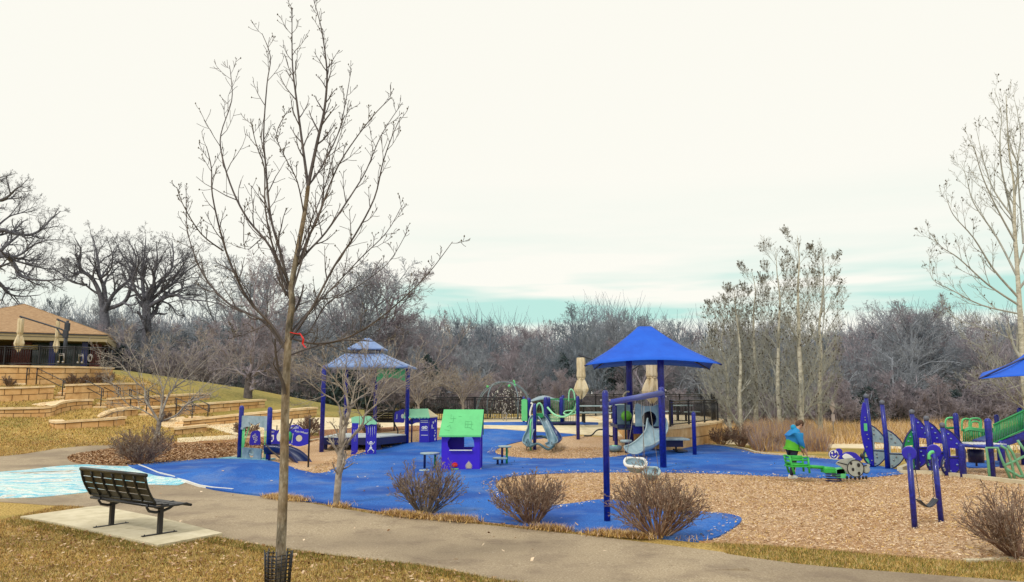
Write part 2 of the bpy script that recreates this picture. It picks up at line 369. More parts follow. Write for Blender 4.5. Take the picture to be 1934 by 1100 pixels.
sheet('asphalt_path', PATH, .012, M['asphalt'], 'worn tan asphalt footpath crossing in front of the playground')
def chalk_mat():
    m = bpy.data.materials.new('chalk_mural'); m.use_nodes = True; t = m.node_tree; b = t.nodes['Principled BSDF']
    tc = t.nodes.new('ShaderNodeTexCoord'); mp = t.nodes.new('ShaderNodeMapping'); mp.inputs['Scale'].default_value = (.30, .62, 1); mp.inputs['Rotation'].default_value = (0, 0, -.12)
    t.links.new(tc.outputs['Object'], mp.inputs[0])
    n = t.nodes.new('ShaderNodeTexNoise'); n.inputs['Scale'].default_value = 1.7; n.inputs['Detail'].default_value = 7; n.inputs['Roughness'].default_value = .62; n.inputs['Distortion'].default_value = 1.2
    t.links.new(mp.outputs[0], n.inputs['Vector'])
    r = ramp(t, [(.34, (.22, .17, .12)), (.39, (.60, .60, .52)), (.43, (.85, .88, .84)), (.475, (.16, .56, .74)), (.51, (.34, .72, .78)), (.54, (.90, .90, .84)), (.60, (.30, .70, .74)), (.63, (.9, .9, .84)), (.70, (.35, .30, .24))], n.outputs[0])
    n2 = t.nodes.new('ShaderNodeTexNoise'); n2.inputs['Scale'].default_value = 50; n2.inputs['Detail'].default_value = 6; t.links.new(tc.outputs['Object'], n2.inputs['Vector'])
    r2 = ramp(t, [(.35, (.5,)*3), (.5, (1,)*3)], n2.outputs[0])
    t.links.new(mixc(t, 1.0, r.outputs[0], r2.outputs[0], 'MULTIPLY'), b.inputs['Base Color']); b.inputs['Roughness'].default_value = .95
    return m
sheet('painted_path', GP([(-300, 905), (0, 893), (130, 880), (262, 879), (356, 911), (250, 917), (160, 932), (0, 943), (-300, 930)], 3), .022, chalk_mat(), 'sky blue and white painted patch on the path leading to the playground')
sheet('bench_pad', GP([(38, 981), (185, 960), (420, 1013), (298, 1036)], 1), .05, M['concrete'], 'pale concrete pad under the black bench')
sheet('plaza', GP([(335, 838), (445, 831), (560, 818), (610, 819), (700, 812), (780, 809), (920, 810), (1000, 815), (1085, 821), (1180, 826)], 2, False) + [(5.6, 30.5), (5.6, 47), (2, 47), (-3.4, 38.6), (-9.5, 38.6), (-14.5, 36.5)] + GP([(445, 823), (335, 829)], 1), .03, M['plaza'], 'cream concrete plaza behind the playground')
sheet('plaza_blue_strip', GP([(880, 800), (985, 799), (1090, 799), (1130, 800), (1130, 804), (1085, 804), (985, 805), (890, 804)], 1), .05, M['rubber'], 'narrow blue strip laid across the plaza')
sheet('green_hill', [(-31, 48.5), (-26, 46.2), (-21, 45), (-17, 41), (-13.5, 39.5), (-10.5, 39.2), (-7, 41), (-6, 48), (-8, 54), (-20, 58), (-40, 60), (-40, 50)], .02, M['lawn'], 'grassy green hillside beyond the amphitheatre')
sheet('planting_bed', GP([(128, 868), (150, 858), (215, 848), (300, 838), (445, 829), (560, 824), (600, 826), (600, 833), (520, 850), (445, 863), (300, 877), (235, 882), (160, 878)], 3), .03, M['litter'], 'reddish brown leaf litter bed behind the path')
sheet('mulch_bed', GP([(600, 815), (690, 811), (780, 806), (825, 806), (825, 812), (700, 823), (604, 829)], 1), .045, M['litter'], 'dark mulch bed in front of the plaza', )
sheet('dirt_path', [(9.5, 34.5), (13, 32.2), (20, 31), (30, 31), (30, 33.5), (20, 34), (14, 36), (10, 38)], .02, M['plaza'], 'pale path winding behind the playground')
sheet('far_mulch', GP([(1700, 893), (1770, 874), (1850, 866), (1990, 868), (2100, 880), (2150, 925), (1934, 913)], 1), .035, M['mulch'], 'brown mulch under the far climbing deck')
sheet('blue_rubber_strip', GP([(1822, 878), (1850, 873), (1895, 875), (1890, 884), (1830, 887)], 2), .06, M['rubber'], 'small blue rubber patch under the far deck')
def curb(name, pts, w_, h, mat, label):
    P = [G(*p) for p in pts]; P = [Vector((*q, 0)) for q in cat_rom([tuple(p[:2]) for p in P], 4, False)]
    mb = MB(); vs = []
    for i, p in enumerate(P):
        t = (P[min(i + 1, len(P) - 1)] - P[max(i - 1, 0)]); t.z = 0; t.normalize(); nrm = Vector((-t.y, t.x, 0)) * w_ / 2; z = H(p.x, p.y)
        for a, b in ((-1, -.1), (-1, h), (1, h), (1, -.1)): vs.append(p + nrm * a + Vector((0, 0, z + b)))
    fs = [(i * 4 + j, i * 4 + (j + 1) % 4, (i + 1) * 4 + (j + 1) % 4, (i + 1) * 4 + j) for i in range(len(P) - 1) for j in range(4)] + [(0, 1, 2, 3), tuple(len(vs) - 4 + i for i in (3, 2, 1, 0))]
    mb._add(vs, fs); return tag(mb.build(name, mat), label, kind='structure')
for _n, _p in enumerate([[(183, 788), (196, 778), (222, 771), (262, 767), (264, 771), (232, 776), (212, 781), (206, 790)], [(300, 803), (322, 792), (346, 788), (352, 794), (338, 799), (350, 804), (395, 801), (440, 803), (440, 808), (335, 809)], [(60, 765), (100, 759), (140, 752), (176, 750), (178, 754), (140, 757), (112, 763), (95, 768)]]):
    sheet('stone_paving', GP(_p, 2), .03, M['cap'], 'pale stone paving beside the curved benches')
curb('curb', [(1700, 897), (1760, 898), (1820, 904), (1880, 911), (1960, 921), (2050, 935)], .14, .12, M['concrete'], 'pale concrete curb between the mulch areas')
curb('curb', [(1700, 893), (1770, 873), (1850, 865), (1990, 867), (2100, 879)], .15, .16, M['concrete'], 'pale concrete curb behind the far deck')
curb('curb', [(440, 866), (520, 850), (600, 832), (690, 824), (770, 816)], .12, .08, M['concrete'], 'pale curb behind the small slide')
curb('curb', [(1330, 841), (1400, 849), (1440, 859), (1540, 866)], .12, .08, M['concrete'], 'pale curb along the blue surface by the tall brush')
curb('curb', [(262, 881), (350, 912), (440, 928)], .05, .06, M['white'], 'white curb edging the blue surface beside the path')
# walking strip at the very front right
curb('curb', [(1824, 1062), (1870, 1060), (1925, 1057)], .09, .035, M['concrete'], 'short pale curb piece by the front right shrub')
# ---------------------------------------------------------------- trees
def tubes_np(polys, n):
    """polys: list of (pts list, radii list); returns V, F for n-sided tubes"""
    by = {}
    for p, r in polys: by.setdefault(len(p), []).append((p, r))
    Vs, Fs, o = [], [], 0
    for k, L in by.items():
        P = np.array([[tuple(q) for q in p] for p, _ in L], dtype=float); Rr = np.array([r for _, r in L]); B = len(L)
        T = np.empty_like(P); T[:, 1:-1] = P[:, 2:] - P[:, :-2]; T[:, 0] = P[:, 1] - P[:, 0]; T[:, -1] = P[:, -1] - P[:, -2]
        T /= np.linalg.norm(T, axis=2, keepdims=True) + 1e-9
        D = P[:, -1] - P[:, 0]; ref = np.where((np.abs(D[:, 2]) > np.abs(D[:, 0]))[:, None], [1., 0, 0], [0, 0, 1.])[:, None, :]
        U = np.cross(T, ref + 0 * T); U /= np.linalg.norm(U, axis=2, keepdims=True) + 1e-9; W = np.cross(T, U)
        a = 2 * np.pi * np.arange(n) / n
        V = P[:, :, None] + (U[:, :, None] * np.cos(a)[None, None, :, None] + W[:, :, None] * np.sin(a)[None, None, :, None]) * Rr[:, :, None, None]
        idx = np.arange(B * k * n).reshape(B, k, n) + o
        q = np.stack([idx[:, :-1], np.roll(idx, -1, 2)[:, :-1], np.roll(idx, -1, 2)[:, 1:], idx[:, 1:]], -1).reshape(-1, 4)
        Vs.append(V.reshape(-1, 3)); Fs.append(q); o += B * k * n
    return np.concatenate(Vs), np.concatenate(Fs)
def tilt(d, ang, rnd):
    ax = d.orthogonal().normalized(); ax.rotate(Matrix.Rotation(rnd, 3, d)); v = d.copy(); v.rotate(Matrix.Rotation(ang, 3, ax)); return v
def at_poly(p, r, t):
    f = t * (len(p) - 1); i = min(int(f), len(p) - 2); u = f - i
    return p[i].lerp(p[i + 1], u), (p[i + 1] - p[i]).normalized(), r[i] * (1 - u) + r[i + 1] * u
def grow(S, lev, p, d, L, r, C, rng):
    k, gn, up, nch, ang, ratio, t0 = C[lev]
    pts = [p.copy()]; rad = [r]; step = L / (k - 1); d = d.normalized(); tip = .35 if lev < len(C) - 1 else .45
    for i in range(1, k):
        d = (d + Vector((rng.gauss(0, gn), rng.gauss(0, gn), rng.gauss(0, gn) + up))).normalized()
        p = p + d * step; pts.append(p.copy()); rad.append(r * (1 - (1 - tip) * i / (k - 1)))
    S.setdefault(lev, []).append((pts, rad))
    kids(S, lev, pts, rad, L, C, rng)
def kids(S, lev, pts, rad, L, C, rng, nmul=1):
    if lev + 1 >= len(C): return
    k, gn, up, nch, ang, ratio, t0 = C[lev]
    nch = max(1, round(nch * nmul * rng.uniform(.8, 1.2))) if nch >= 1 else 0; az = rng.uniform(0, 6.28)
    for i in range(nch):
        t = min(.99, t0 + (1 - t0) * (i + rng.random()) / nch); q, dd, rr = at_poly(pts, rad, t)
        az += 2.4 + rng.uniform(-.5, .5); a = R(ang) * rng.uniform(.7, 1.25)
        l = L * ratio * (1.15 - .65 * (t - t0) / (1 - t0 + .01)) * rng.uniform(.65, 1.2)
        grow(S, lev + 1, q, tilt(dd, a, az), l, max(rr * .62, .003), C, rng)
def tree_mesh(S, root, mats, trunk_levels=1, minr=0, label_crown=None, sides=(9, 5, 3)):
    t = [b for l in S if l < trunk_levels for b in S[l]]; c = [b for l in S if l >= trunk_levels for b in S[l]]
    V, Fq = tubes_np(t, sides[0]); np_mesh('trunk', V, Fq, mats[0], root, smooth=True)
    if c:
        big = [b for b in c if b[1][0] > .03]; sm = [b for b in c if b[1][0] <= .03]; VV, FF, o = [], [], 0
        for L, n in ((big, sides[1]), (sm, sides[2])):
            if L:
                if minr: L = [(p, [max(x, minr) for x in r]) for p, r in L]
                V, Fq = tubes_np(L, n); VV.append(V); FF.append(Fq + o); o += len(V)
        return np_mesh('crown', np.concatenate(VV), np.concatenate(FF), mats[1], root, smooth=True)
def forest_tree(i, h, kind):
    rng = random.Random(100 + i); S = {}
    if kind == 'up':      # slender upright
        C = [(9, .05, .03, 17, 38, .42, .22), (7, .10, .07, 9, 38, .48, .18), (5, .14, .05, 7, 40, .5, .15), (4, .18, .03, 4, 42, .5, .1), (3, .2, .0, 0, 0, 0, 0)]
    elif kind == 'round':
        C = [(8, .09, .02, 16, 52, .60, .2), (7, .16, .07, 9, 45, .5, .2), (5, .2, .04, 8, 45, .5, .15), (4, .22, .03, 5, 45, .5, .1), (3, .2, .0, 0, 0, 0, 0)]
    else:                 # thicket, multi stem
        C = [(8, .12, .02, 12, 45, .5, .1), (6, .18, .05, 9, 45, .5, .1), (5, .2, .04, 8, 45, .5, .1), (4, .22, .02, 4, 45, .5, .1), (3, .2, 0, 0, 0, 0, 0)]
    root = thing('tree', 'tree', 'tree')
    if kind == 'thicket':
        for s in range(5):
            a = s * 1.3; grow(S, 0, Vector((.5 * math.cos(a), .5 * math.sin(a), 0)), Vector((math.cos(a) * .35, math.sin(a) * .35, 1)), h * rng.uniform(.6, .85), .06, C, rng)
    else: grow(S, 0, Vector((0, 0, -.3)), Vector((rng.uniform(-.06, .06), rng.uniform(-.06, .06), 1)), h * .88, .14 if kind == 'up' else .19, C, rng)
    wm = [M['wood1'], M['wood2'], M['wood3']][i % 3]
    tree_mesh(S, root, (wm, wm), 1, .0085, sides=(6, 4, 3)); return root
PROTO = [forest_tree(0, 9.5, 'up'), forest_tree(1, 9.5, 'round'), forest_tree(2, 9.5, 'up'), forest_tree(3, 9, 'round'), forest_tree(4, 5.2, 'thicket'), forest_tree(5, 9.5, 'up'), forest_tree(6, 9.5, 'round')]
used = set(); rngF = random.Random(5)
# treeline silhouette of the photo: (px, py of tops)
SIL = ([-60, 0, 130, 200, 300, 400, 450, 480, 560, 700, 800, 860, 960, 1030, 1080, 1120, 1180, 1240, 1300, 1340, 1600, 1680, 1720, 1800, 1934, 2000],
       [575, 575, 575, 572, 580, 592, 585, 585, 588, 590, 604, 592, 598, 625, 612, 575, 580, 602, 612, 605, 612, 592, 578, 592, 598, 598])
def place_forest(px, Y, pi, hscale=1.0, lab=None, grp=None):
    b = AT(px, 760, Y); x = b.x; z = H(x, Y)
    top = AT(px, lerp1(px, *SIL), Y).z; h = max(3.5, (top - z) * hscale)
    if pi in used: t = copy_tree(PROTO[pi])
    else: t = PROTO[pi]; used.add(pi)
    ph = 9.5 if pi not in (4,) else 5.2
    t.location = (x, Y, z - .1); s = h / ph; t.scale = (s * rngF.uniform(.9, 1.2),) * 2 + (s,); t.rotation_euler = (0, 0, rngF.uniform(0, 6.28))
    tag(t, lab, 'tree', grp); t.name = 'woodland_tree'; return t
LMK = [(110, 'behind the pavilion roof'), (260, 'beyond the pavilion terrace end'), (430, 'above the green hillside'), (600, 'behind the foreground tree trunk'), (800, 'behind the grey-blue shelter'),
       (1010, 'above the rope dome and music railing'), (1240, 'behind the blue pyramid canopy'), (1345, 'between the blue canopy and the aspens'), (1600, 'behind the aspen cluster'), (1800, 'above the leaf climbers'), (9999, 'above the green-railed ramp')]
def lmk(px): return next(t for a, t in LMK if px < a)
ROWN = ['front row', 'second row', 'middle row', 'back row', 'farthest row']
for row, (Y, n, hs) in enumerate([(61, 25, .80), (66, 28, .93), (72, 30, 1.02), (79, 30, .97), (90, 28, .95)]):
    for i in range(n):
        px = -70 + (2080) * (i + rngF.uniform(.15, .85)) / n; pi = rngF.choice([0, 1, 2, 3, 5, 6])
        shp = {0: 'slender', 2: 'slender', 5: 'upright', 1: 'round-crowned', 3: 'round-crowned', 6: 'spreading'}[pi]
        place_forest(px, Y + rngF.uniform(-2.2, 2.2), pi, hs * rngF.uniform(.86, 1.06), '%s bare tree in the %s %s' % (shp, ROWN[row], lmk(px)), 'woodland trees ' + lmk(px))
for i in range(40):
    px = -40 + 2020 * (i + rngF.random()) / 40
    t = place_forest(px, rngF.uniform(55.5, 59.5) if px > 300 else 60, 4, rngF.uniform(.38, .66), 'low many-stemmed bare thicket ' + lmk(px), 'thickets ' + lmk(px)); t.name = 'thicket'; t['category'] = 'shrub'
for px, Y, pi, top_, lab in ((500, 66, 3, 478, 'tall round lacy tree rising above the wood left of the foreground trunk'), (612, 68, 6, 492, 'tall broad lacy tree rising above the wood right of the foreground trunk'), (690, 70, 1, 512, 'tall lacy tree rising above the wood over the grey-blue shelter'), (1110, 64, 5, 575, 'fan-shaped tree rising above the wood left of the blue canopy top'), (1160, 65, 0, 582, 'slender tree rising above the wood behind the blue canopy top'), (1725, 64, 3, 575, 'broad tree rising above the wood over the leaf climbers')):
    tt = place_forest(px, Y, pi, 1, lab, None); h = AT(px, top_, Y).z - tt.location.z; s = h / (9 if pi == 3 else 9.5); tt.scale = (s * 1.05, s * 1.05, s)
    if 'group' in tt: del tt['group']
# dense undergrowth: clumps of twigs and small dark leaf faces, one uncountable mass
def undergrowth():
    rng = np.random.default_rng(3); n = 90000
    Y = rng.choice([57.5, 60, 63.5, 68, 74, 82, 92], n) + rng.normal(0, 1.0, n); X = rng.uniform(-.75, .75, n) * Y
    px = 967 + X / Y * F
    clump = .55 + .45 * np.sin(X * .8 + Y) * np.sin(X * .27 + 2) + .25 * np.sin(X * 2.1)
    top = np.interp(px, [0, 300, 620, 800, 1000, 1240, 1500, 1934], [4.6, 4.2, 4.2, 3.6, 3.2, 3.4, 4.4, 4.4]) + (Y - 57) * .06
    z0 = np.array([H(a, b) for a, b in zip(X, Y)]); Z = z0 + rng.power(1.0, n) ** 1.35 * top * (.6 + .4 * clump)
    s = rng.uniform(.05, .17, n); a = rng.normal(0, 1, (n, 3)); b = rng.normal(0, 1, (n, 3)); a /= np.linalg.norm(a, axis=1)[:, None]; b /= np.linalg.norm(b, axis=1)[:, None]
    a[:, 2] *= 1.6
    P = np.stack([X, Y, Z], 1); V = np.stack([P - a * s[:, None] * 2.2, P + b * s[:, None] * .35, P + a * s[:, None] * 2.2], 1).reshape(-1, 3)
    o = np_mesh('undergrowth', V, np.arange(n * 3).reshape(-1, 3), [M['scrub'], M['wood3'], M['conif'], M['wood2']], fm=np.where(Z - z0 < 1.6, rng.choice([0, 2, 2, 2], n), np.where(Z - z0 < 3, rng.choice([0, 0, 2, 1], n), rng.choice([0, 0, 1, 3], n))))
    tag(o, 'dense dark tangle of undergrowth and brush inside the far wood', kind='stuff')
undergrowth()
def distant_wood():
    rng = random.Random(9); polys = []
    for i in range(5200):
        Y = rng.uniform(96, 112); x = rng.uniform(-.75, .75) * Y; z = H(x, Y); px = 967 + x / Y * F
        h = (AT(px, lerp1(px, *SIL), Y).z - z) * rng.uniform(.35, 1.0)
        lx, ly = rng.uniform(-.1, .1), rng.uniform(-.1, .1)
        p = Vector((x, Y, z)); pts = [p, p + Vector((lx * h * .5, ly * h, h * .5)), p + Vector((lx * h * 1.4, 0, h))]; polys.append((pts, [.09, .06, .018]))
        for q in range(5):
            t = rng.uniform(.3, .95); b = pts[0].lerp(pts[2], t); a = rng.uniform(0, 6.28); l = h * .2
            polys.append(([b, b + Vector((math.cos(a) * l * .5, math.sin(a) * l * .3, l * .5)), b + Vector((math.cos(a) * l * .8, 0, l * 1.2))], [.035, .025, .012]))
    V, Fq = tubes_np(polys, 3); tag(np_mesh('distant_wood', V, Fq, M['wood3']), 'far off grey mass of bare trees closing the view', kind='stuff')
distant_wood()
# evergreens in the wood
def evergreen(px, Y, py_top, wpx, lab, seed):
    rng = np.random.default_rng(seed); b = AT(px, 760, Y); z = H(b.x, Y); top = AT(px, py_top, Y).z; h = top - z; wr = wpx / 2 / F * Y
    root = thing('evergreen_tree', lab, 'tree', (b.x, Y, z)); MB().tube([(0, 0, -.1), (.05, 0, h * .5), (0, 0, h * .95)], [.14, .09, .02], 6).build('trunk', M['twig'], root)
    n = 5200; t = rng.power(1.6, n); t = 1 - t * .96; ang = rng.uniform(0, 6.28, n)
    rr = wr * np.minimum(1, (1 - t) * 1.9) ** .8 * (.75 + .3 * np.sin(ang * 3 + t * 9) * np.sin(t * 26)) * rng.power(2.5, n)
    P = np.stack([rr * np.cos(ang), rr * np.sin(ang), t * h + rng.normal(0, .12, n)], 1); a = rng.normal(0, 1, (n, 3)); c = rng.normal(0, 1, (n, 3)); s = rng.uniform(.06, .16, n)[:, None]
    V = np.stack([P - a * s, P + c * s * .6, P + a * s], 1).reshape(-1, 3); np_mesh('crown', V, np.arange(n * 3).reshape(-1, 3), M['conif'], root)
for i, (px, Y, pt, wp, lab) in enumerate([
    (805, 60, 672, 100, 'dark evergreen at the wood edge just right of the grey-blue shade roof'), (655, 57, 690, 130, 'low dark evergreen behind the grey-blue shelter posts'),
    (1062, 63, 668, 80, 'dark evergreen behind the closed umbrella left of the blue canopy'), (1160, 63, 680, 80, 'dark evergreen right behind the left edge of the blue canopy'),
    (1640, 59, 735, 130, 'low dark evergreen behind the tallest leaf climber'), (225, 60, 655, 80, 'dark evergreen past the right end of the pavilion terrace'),
    (1800, 59, 740, 150, 'low dark evergreen behind the far climbing deck')]): evergreen(px, Y, pt, wp, lab, i)
# ---- traced trees: main limbs follow the photo, each limb with its own depth
def traced(name, label, cat, base, Y, limbs, r0, C, mats, seed, trunk_n=1, minr=.0035, nmul=1, rtip=.004, buds=None):
    """limbs: list of ([(px,py)..], start radius, end radius, depth offset at the tip); first trunk_n are the trunk"""
    rng = random.Random(seed); S = {0: [], 1: []}; root = thing(name, label, cat, base)
    for i, (P, ra, rb, dy) in enumerate(limbs):
        k = len(P); W = []
        for j, q in enumerate(P):
            f = j / (k - 1) if i >= trunk_n else 0
            W.append(tuple(AT(q[0], q[1], Y + dy * f) - Vector(base)))
        if i == 0: W[0] = (0, 0, -.06)
        sub = 4; Wc = [Vector(q) for q in cat_rom(W, sub, False)]; m = len(Wc)
        pts = Wc; rad = [ra + (rb - ra) * (j / (m - 1)) ** .8 for j in range(m)]
        L = sum((pts[j + 1] - pts[j]).length for j in range(m - 1))
        S[0 if i < trunk_n else 1].append((pts, rad))
        C0 = list(C[0]); 
        if i < trunk_n: C0[3] = C[0][3] * .4
        kids(S, 1, pts, rad, min(L, C0[6 + 1] if len(C0) > 7 else L), [None, tuple(C0[:7])] + C[1:], rng, nmul)
    if buds:
        polys = [b for l in S if l >= 2 for b in S[l]]; mb = MB()
        for _ in range(buds[0]):
            p, r = rng.choice(polys); q = p[-1] if buds[2] else at_poly(p, r, rng.uniform(.2, 1))[0]; s = buds[1] * rng.uniform(.6, 1.3)
            mb._add([q + Vector((s, 0, 0)), q + Vector((-s, .2 * s, 0)), q + Vector((0, s, 0)), q + Vector((0, -s, .3 * s)), q + Vector((0, 0, s * 1.6)), q + Vector((0, 0, -s * 1.2))],
                    [(0, 2, 4), (2, 1, 4), (1, 3, 4), (3, 0, 4), (2, 0, 5), (1, 2, 5), (3, 1, 5), (0, 3, 5)])
        mb.build('buds', M['bud'], root)['kind'] = 'stuff'
    tree_mesh(S, root, mats, 1, minr, sides=(10, 6, 3)); return root
def cr(pts, ox, oy, s): return [(ox + a / s, oy + b / s) for a, b in pts]
def c3(*p): return cr(p, 320, 0, 1.5714)
# foreground maple
base = (AT(527, 1120, 8.6).x, 8.6, H(-2.6, 8.6))
lm = [([(527, 1125), (532, 1000), (536, 900), (539, 760), (542, 690), (546, 620), (552, 570)] + c3((362, 850), (385, 720), (400, 640), (412, 553)), .058, .022, 0),
 (c3((412, 553), (398, 450), (378, 300), (366, 200), (364, 90), (365, 26)), .022, .004, .25), (c3((412, 553), (440, 420), (460, 330), (468, 240), (465, 180), (450, 80), (428, 0)), .026, .004, -.2),
 (c3((412, 553), (450, 500), (500, 400), (520, 320), (540, 205)), .015, .004, .5), (c3((385, 780), (415, 700), (440, 650), (480, 540), (520, 460), (600, 350), (655, 293)), .020, .004, -.5),
 (c3((357, 860), (330, 750), (300, 640), (287, 500), (280, 400), (290, 250), (300, 170), (275, 100)), .022, .004, .35), (c3((358, 845), (310, 740), (285, 620), (282, 500), (258, 430), (240, 352)), .016, .004, -.55),
 (c3((345, 1030), (300, 960), (235, 890), (185, 790), (155, 700), (128, 580), (125, 500), (110, 435)), .024, .005, -.3), (c3((350, 860), (300, 735), (235, 655), (190, 570), (158, 470), (153, 400), (185, 300), (183, 230), (178, 195)), .018, .004, .6),
 (c3((342, 1035), (280, 955), (180, 905), (110, 830), (72, 750), (52, 670), (50, 560)), .020, .004, .5), (c3((160, 745), (95, 695), (42, 610), (22, 556)), .011, .004, -.9),
 (c3((365, 810), (410, 750), (465, 690), (540, 580), (585, 505), (630, 400), (692, 305)), .020, .004, .45), (c3((350, 1020), (420, 920), (490, 790), (550, 700), (608, 590), (632, 490), (655, 420), (685, 350)), .019, .004, -.6),
 (c3((352, 1000), (410, 930), (490, 850), (570, 765), (645, 690), (692, 608)), .018, .004, .8), (c3((350, 1000), (430, 1020), (520, 1005), (610, 955), (700, 880), (770, 810), (840, 718)), .017, .004, -.4),
 (c3((352, 985), (410, 990), (470, 900), (560, 850), (650, 780), (705, 690)), .014, .004, .9), (c3((345, 1060), (430, 1030), (530, 1010), (620, 1012), (700, 985)), .012, .004, 1.0),
 (c3((355, 900), (420, 690), (455, 600), (460, 500), (480, 400)), .014, .004, -.3), (c3((400, 640), (380, 540), (345, 470), (318, 400), (350, 330)), .010, .004, -.7),
 (c3((345, 880), (320, 780), (290, 700), (225, 740), (225, 600)), .010, .004, -.5), (c3((298, 960), (200, 1000), (185, 970)), .008, .004, .3), (c3((372, 830), (390, 740), (460, 560), (485, 470), (540, 300)), .012, .004, .9)]
CM = [(0, .04, .05, 11, 42, .15, .14), (5, .12, .18, 4, 45, .42, .2), (4, .14, .12, 0, 0, 0, 0)]
mp_ = traced('maple_tree', 'tall bare young tree in the foreground with a red ribbon on its trunk', 'tree', base, 8.6, lm, .08, CM, (M['bark'], M['twig']), 4, 1, .0030, 1.5, buds=(620, .0085, True))
rb = MB(); q = [AT(566, 630, 8.5), AT(573, 641, 8.44), AT(571, 650, 8.46), AT(577, 657, 8.42)]
for a, b in zip(q[:-1], q[1:]): rb._add([a + Vector((-.01, 0, .01)), a + Vector((.012, 0, 0)), b + Vector((.012, 0, 0)), b + Vector((-.01, .01, 0))], [(0, 1, 2, 3)])
rb.tube([AT(548, 628, 8.54), AT(556, 630, 8.53), AT(566, 631, 8.5)], .006, 5)
rb.build('red_ribbon', M['red'], mp_, tuple(-Vector(base)), 'red plastic ribbon tied round the trunk')
gd = thing('tree_guard', 'black plastic mesh guard round the base of the foreground tree', 'tree guard', (base[0] - .02, base[1], base[2]))
mb = MB()
for j in range(17):
    a = 2 * math.pi * j / 17; mb.tube([(.125 * math.cos(a), .125 * math.sin(a), 0), (.135 * math.cos(a + .04), .13 * math.sin(a + .04), .25), (.15 * math.cos(a + .03), .14 * math.sin(a), .47 + .02 * math.sin(j * 3))], .0075, 5)
for j in range(12):
    z = .02 + j * .038; k = 16; mb.tube([((.126 + z * .03) * math.cos(6.2832 * i / k), (.126 + z * .03) * math.sin(6.2832 * i / k), z + .01 * math.sin(i)) for i in range(k + 1)], .0065, 4)
mb.build('mesh_sleeve', M['black'], gd)
# ornamental tree in the middle, in front of the grey-blue shelter
p = G(635, 956)
CO = [(0, .05, .05, 12, 42, .50, .14, 2.0), (7, .10, .07, 6, 42, .5, .15), (5, .12, .05, 3, 42, .5, .15), (3, .14, .03, 0, 0, 0, 0)]
lm = [([(635, 956), (639, 905), (642, 876), (645, 847)], .072, .058, 0), ([(645, 850), (650, 812), (658, 782), (661, 768)], .045, .036, .1), ([(643, 855), (643, 820), (645, 786)], .042, .032, -.15),
 ([(659, 778), (667, 751), (674, 723), (702, 699), (722, 659)], .03, .006, .4), ([(659, 778), (654, 747), (639, 725), (624, 707), (608, 692), (580, 677), (560, 668)], .03, .005, -.3),
 ([(645, 790), (637, 760), (608, 742), (580, 720), (556, 705)], .026, .005, .4), ([(643, 853), (667, 823), (685, 801), (689, 784), (711, 764), (715, 751), (733, 718), (766, 696)], .036, .006, -.5),
 ([(700, 775), (715, 762), (763, 727), (798, 703), (842, 675), (862, 650)], .022, .004, .2), ([(672, 742), (693, 729), (702, 707), (693, 685), (683, 650)], .018, .004, -.5), ([(661, 765), (690, 745), (730, 735), (765, 730), (800, 742)], .018, .004, .5),
 ([(656, 750), (650, 715), (655, 680), (648, 650)], .018, .004, .6), ([(639, 725), (600, 715), (570, 690), (545, 690)], .012, .004, .4)]
traced('ornamental_tree', 'small spreading bare tree with forked grey trunk at the path edge before the shelter', 'tree', tuple(p), p.y, lm, .07, CO, (M['orntwig'], M['orntwig']), 11, 3, .0034, .75)
p = G(286, 874)
lm = [([(286, 874), (290, 845), (297, 819), (301, 797)], .085, .07, 0), ([(301, 800), (304, 773), (308, 740), (300, 713), (290, 680), (275, 650)], .045, .006, .5), ([(301, 800), (289, 778), (275, 756), (273, 735), (259, 724), (240, 702), (218, 680), (180, 665)], .045, .006, -.5),
 ([(301, 795), (314, 756), (327, 735), (355, 713), (395, 675), (436, 650)], .045, .006, .3), ([(302, 797), (333, 784), (355, 762), (395, 745), (430, 724)], .035, .006, -.8), ([(300, 794), (270, 775), (240, 762), (218, 735), (202, 702), (192, 690)], .03, .006, .7),
 ([(308, 740), (320, 700), (316, 665), (330, 640)], .02, .005, -.3), ([(327, 735), (350, 690), (380, 660), (385, 640)], .018, .005, .9), ([(273, 735), (262, 690), (240, 650), (235, 630)], .018, .005, .4), ([(333, 784), (380, 735), (430, 690), (445, 680)], .02, .005, .6)]
traced('ornamental_tree', 'small spreading bare tree growing out of the shrub left of the mural', 'tree', tuple(p), p.y, lm, .07, CO, (M['orntwig'], M['orntwig']), 12, 1, .005, .85)
# small round tree with dark trunk on the hillside
p = G(468, 753)
CQ = [(0, .1, .08, 14, 45, .5, .12, 3.4), (6, .16, .10, 8, 45, .55, .15), (5, .2, .05, 5, 45, .5, .15), (3, .22, .03, 3, 40, .5, .1), (3, .2, 0, 0, 0, 0, 0)]
lm = [([(468, 753), (469, 735), (471, 715), (472, 705)], .26, .19, 0), ([(472, 708), (458, 690), (452, 660), (445, 620), (430, 580)], .1, .02, .8), ([(472, 708), (478, 670), (482, 620), (480, 560), (490, 500)], .12, .02, -.5), ([(472, 706), (495, 690), (520, 660), (540, 610), (560, 560)], .1, .02, .6), ([(470, 712), (448, 700), (430, 670), (410, 650), (395, 630)], .08, .02, -.5), ([(474, 704), (500, 700), (530, 690), (560, 670)], .07, .02, -.6), ([(480, 650), (510, 600), (520, 540), (540, 490)], .06, .015, .8)]
traced('shade_tree', 'bare tree with a short dark trunk on the green hillside above the stone walls', 'tree', tuple(p), p.y, lm, .2, CQ, (M['twig'], M['wood2']), 21, 1, .009, 1)
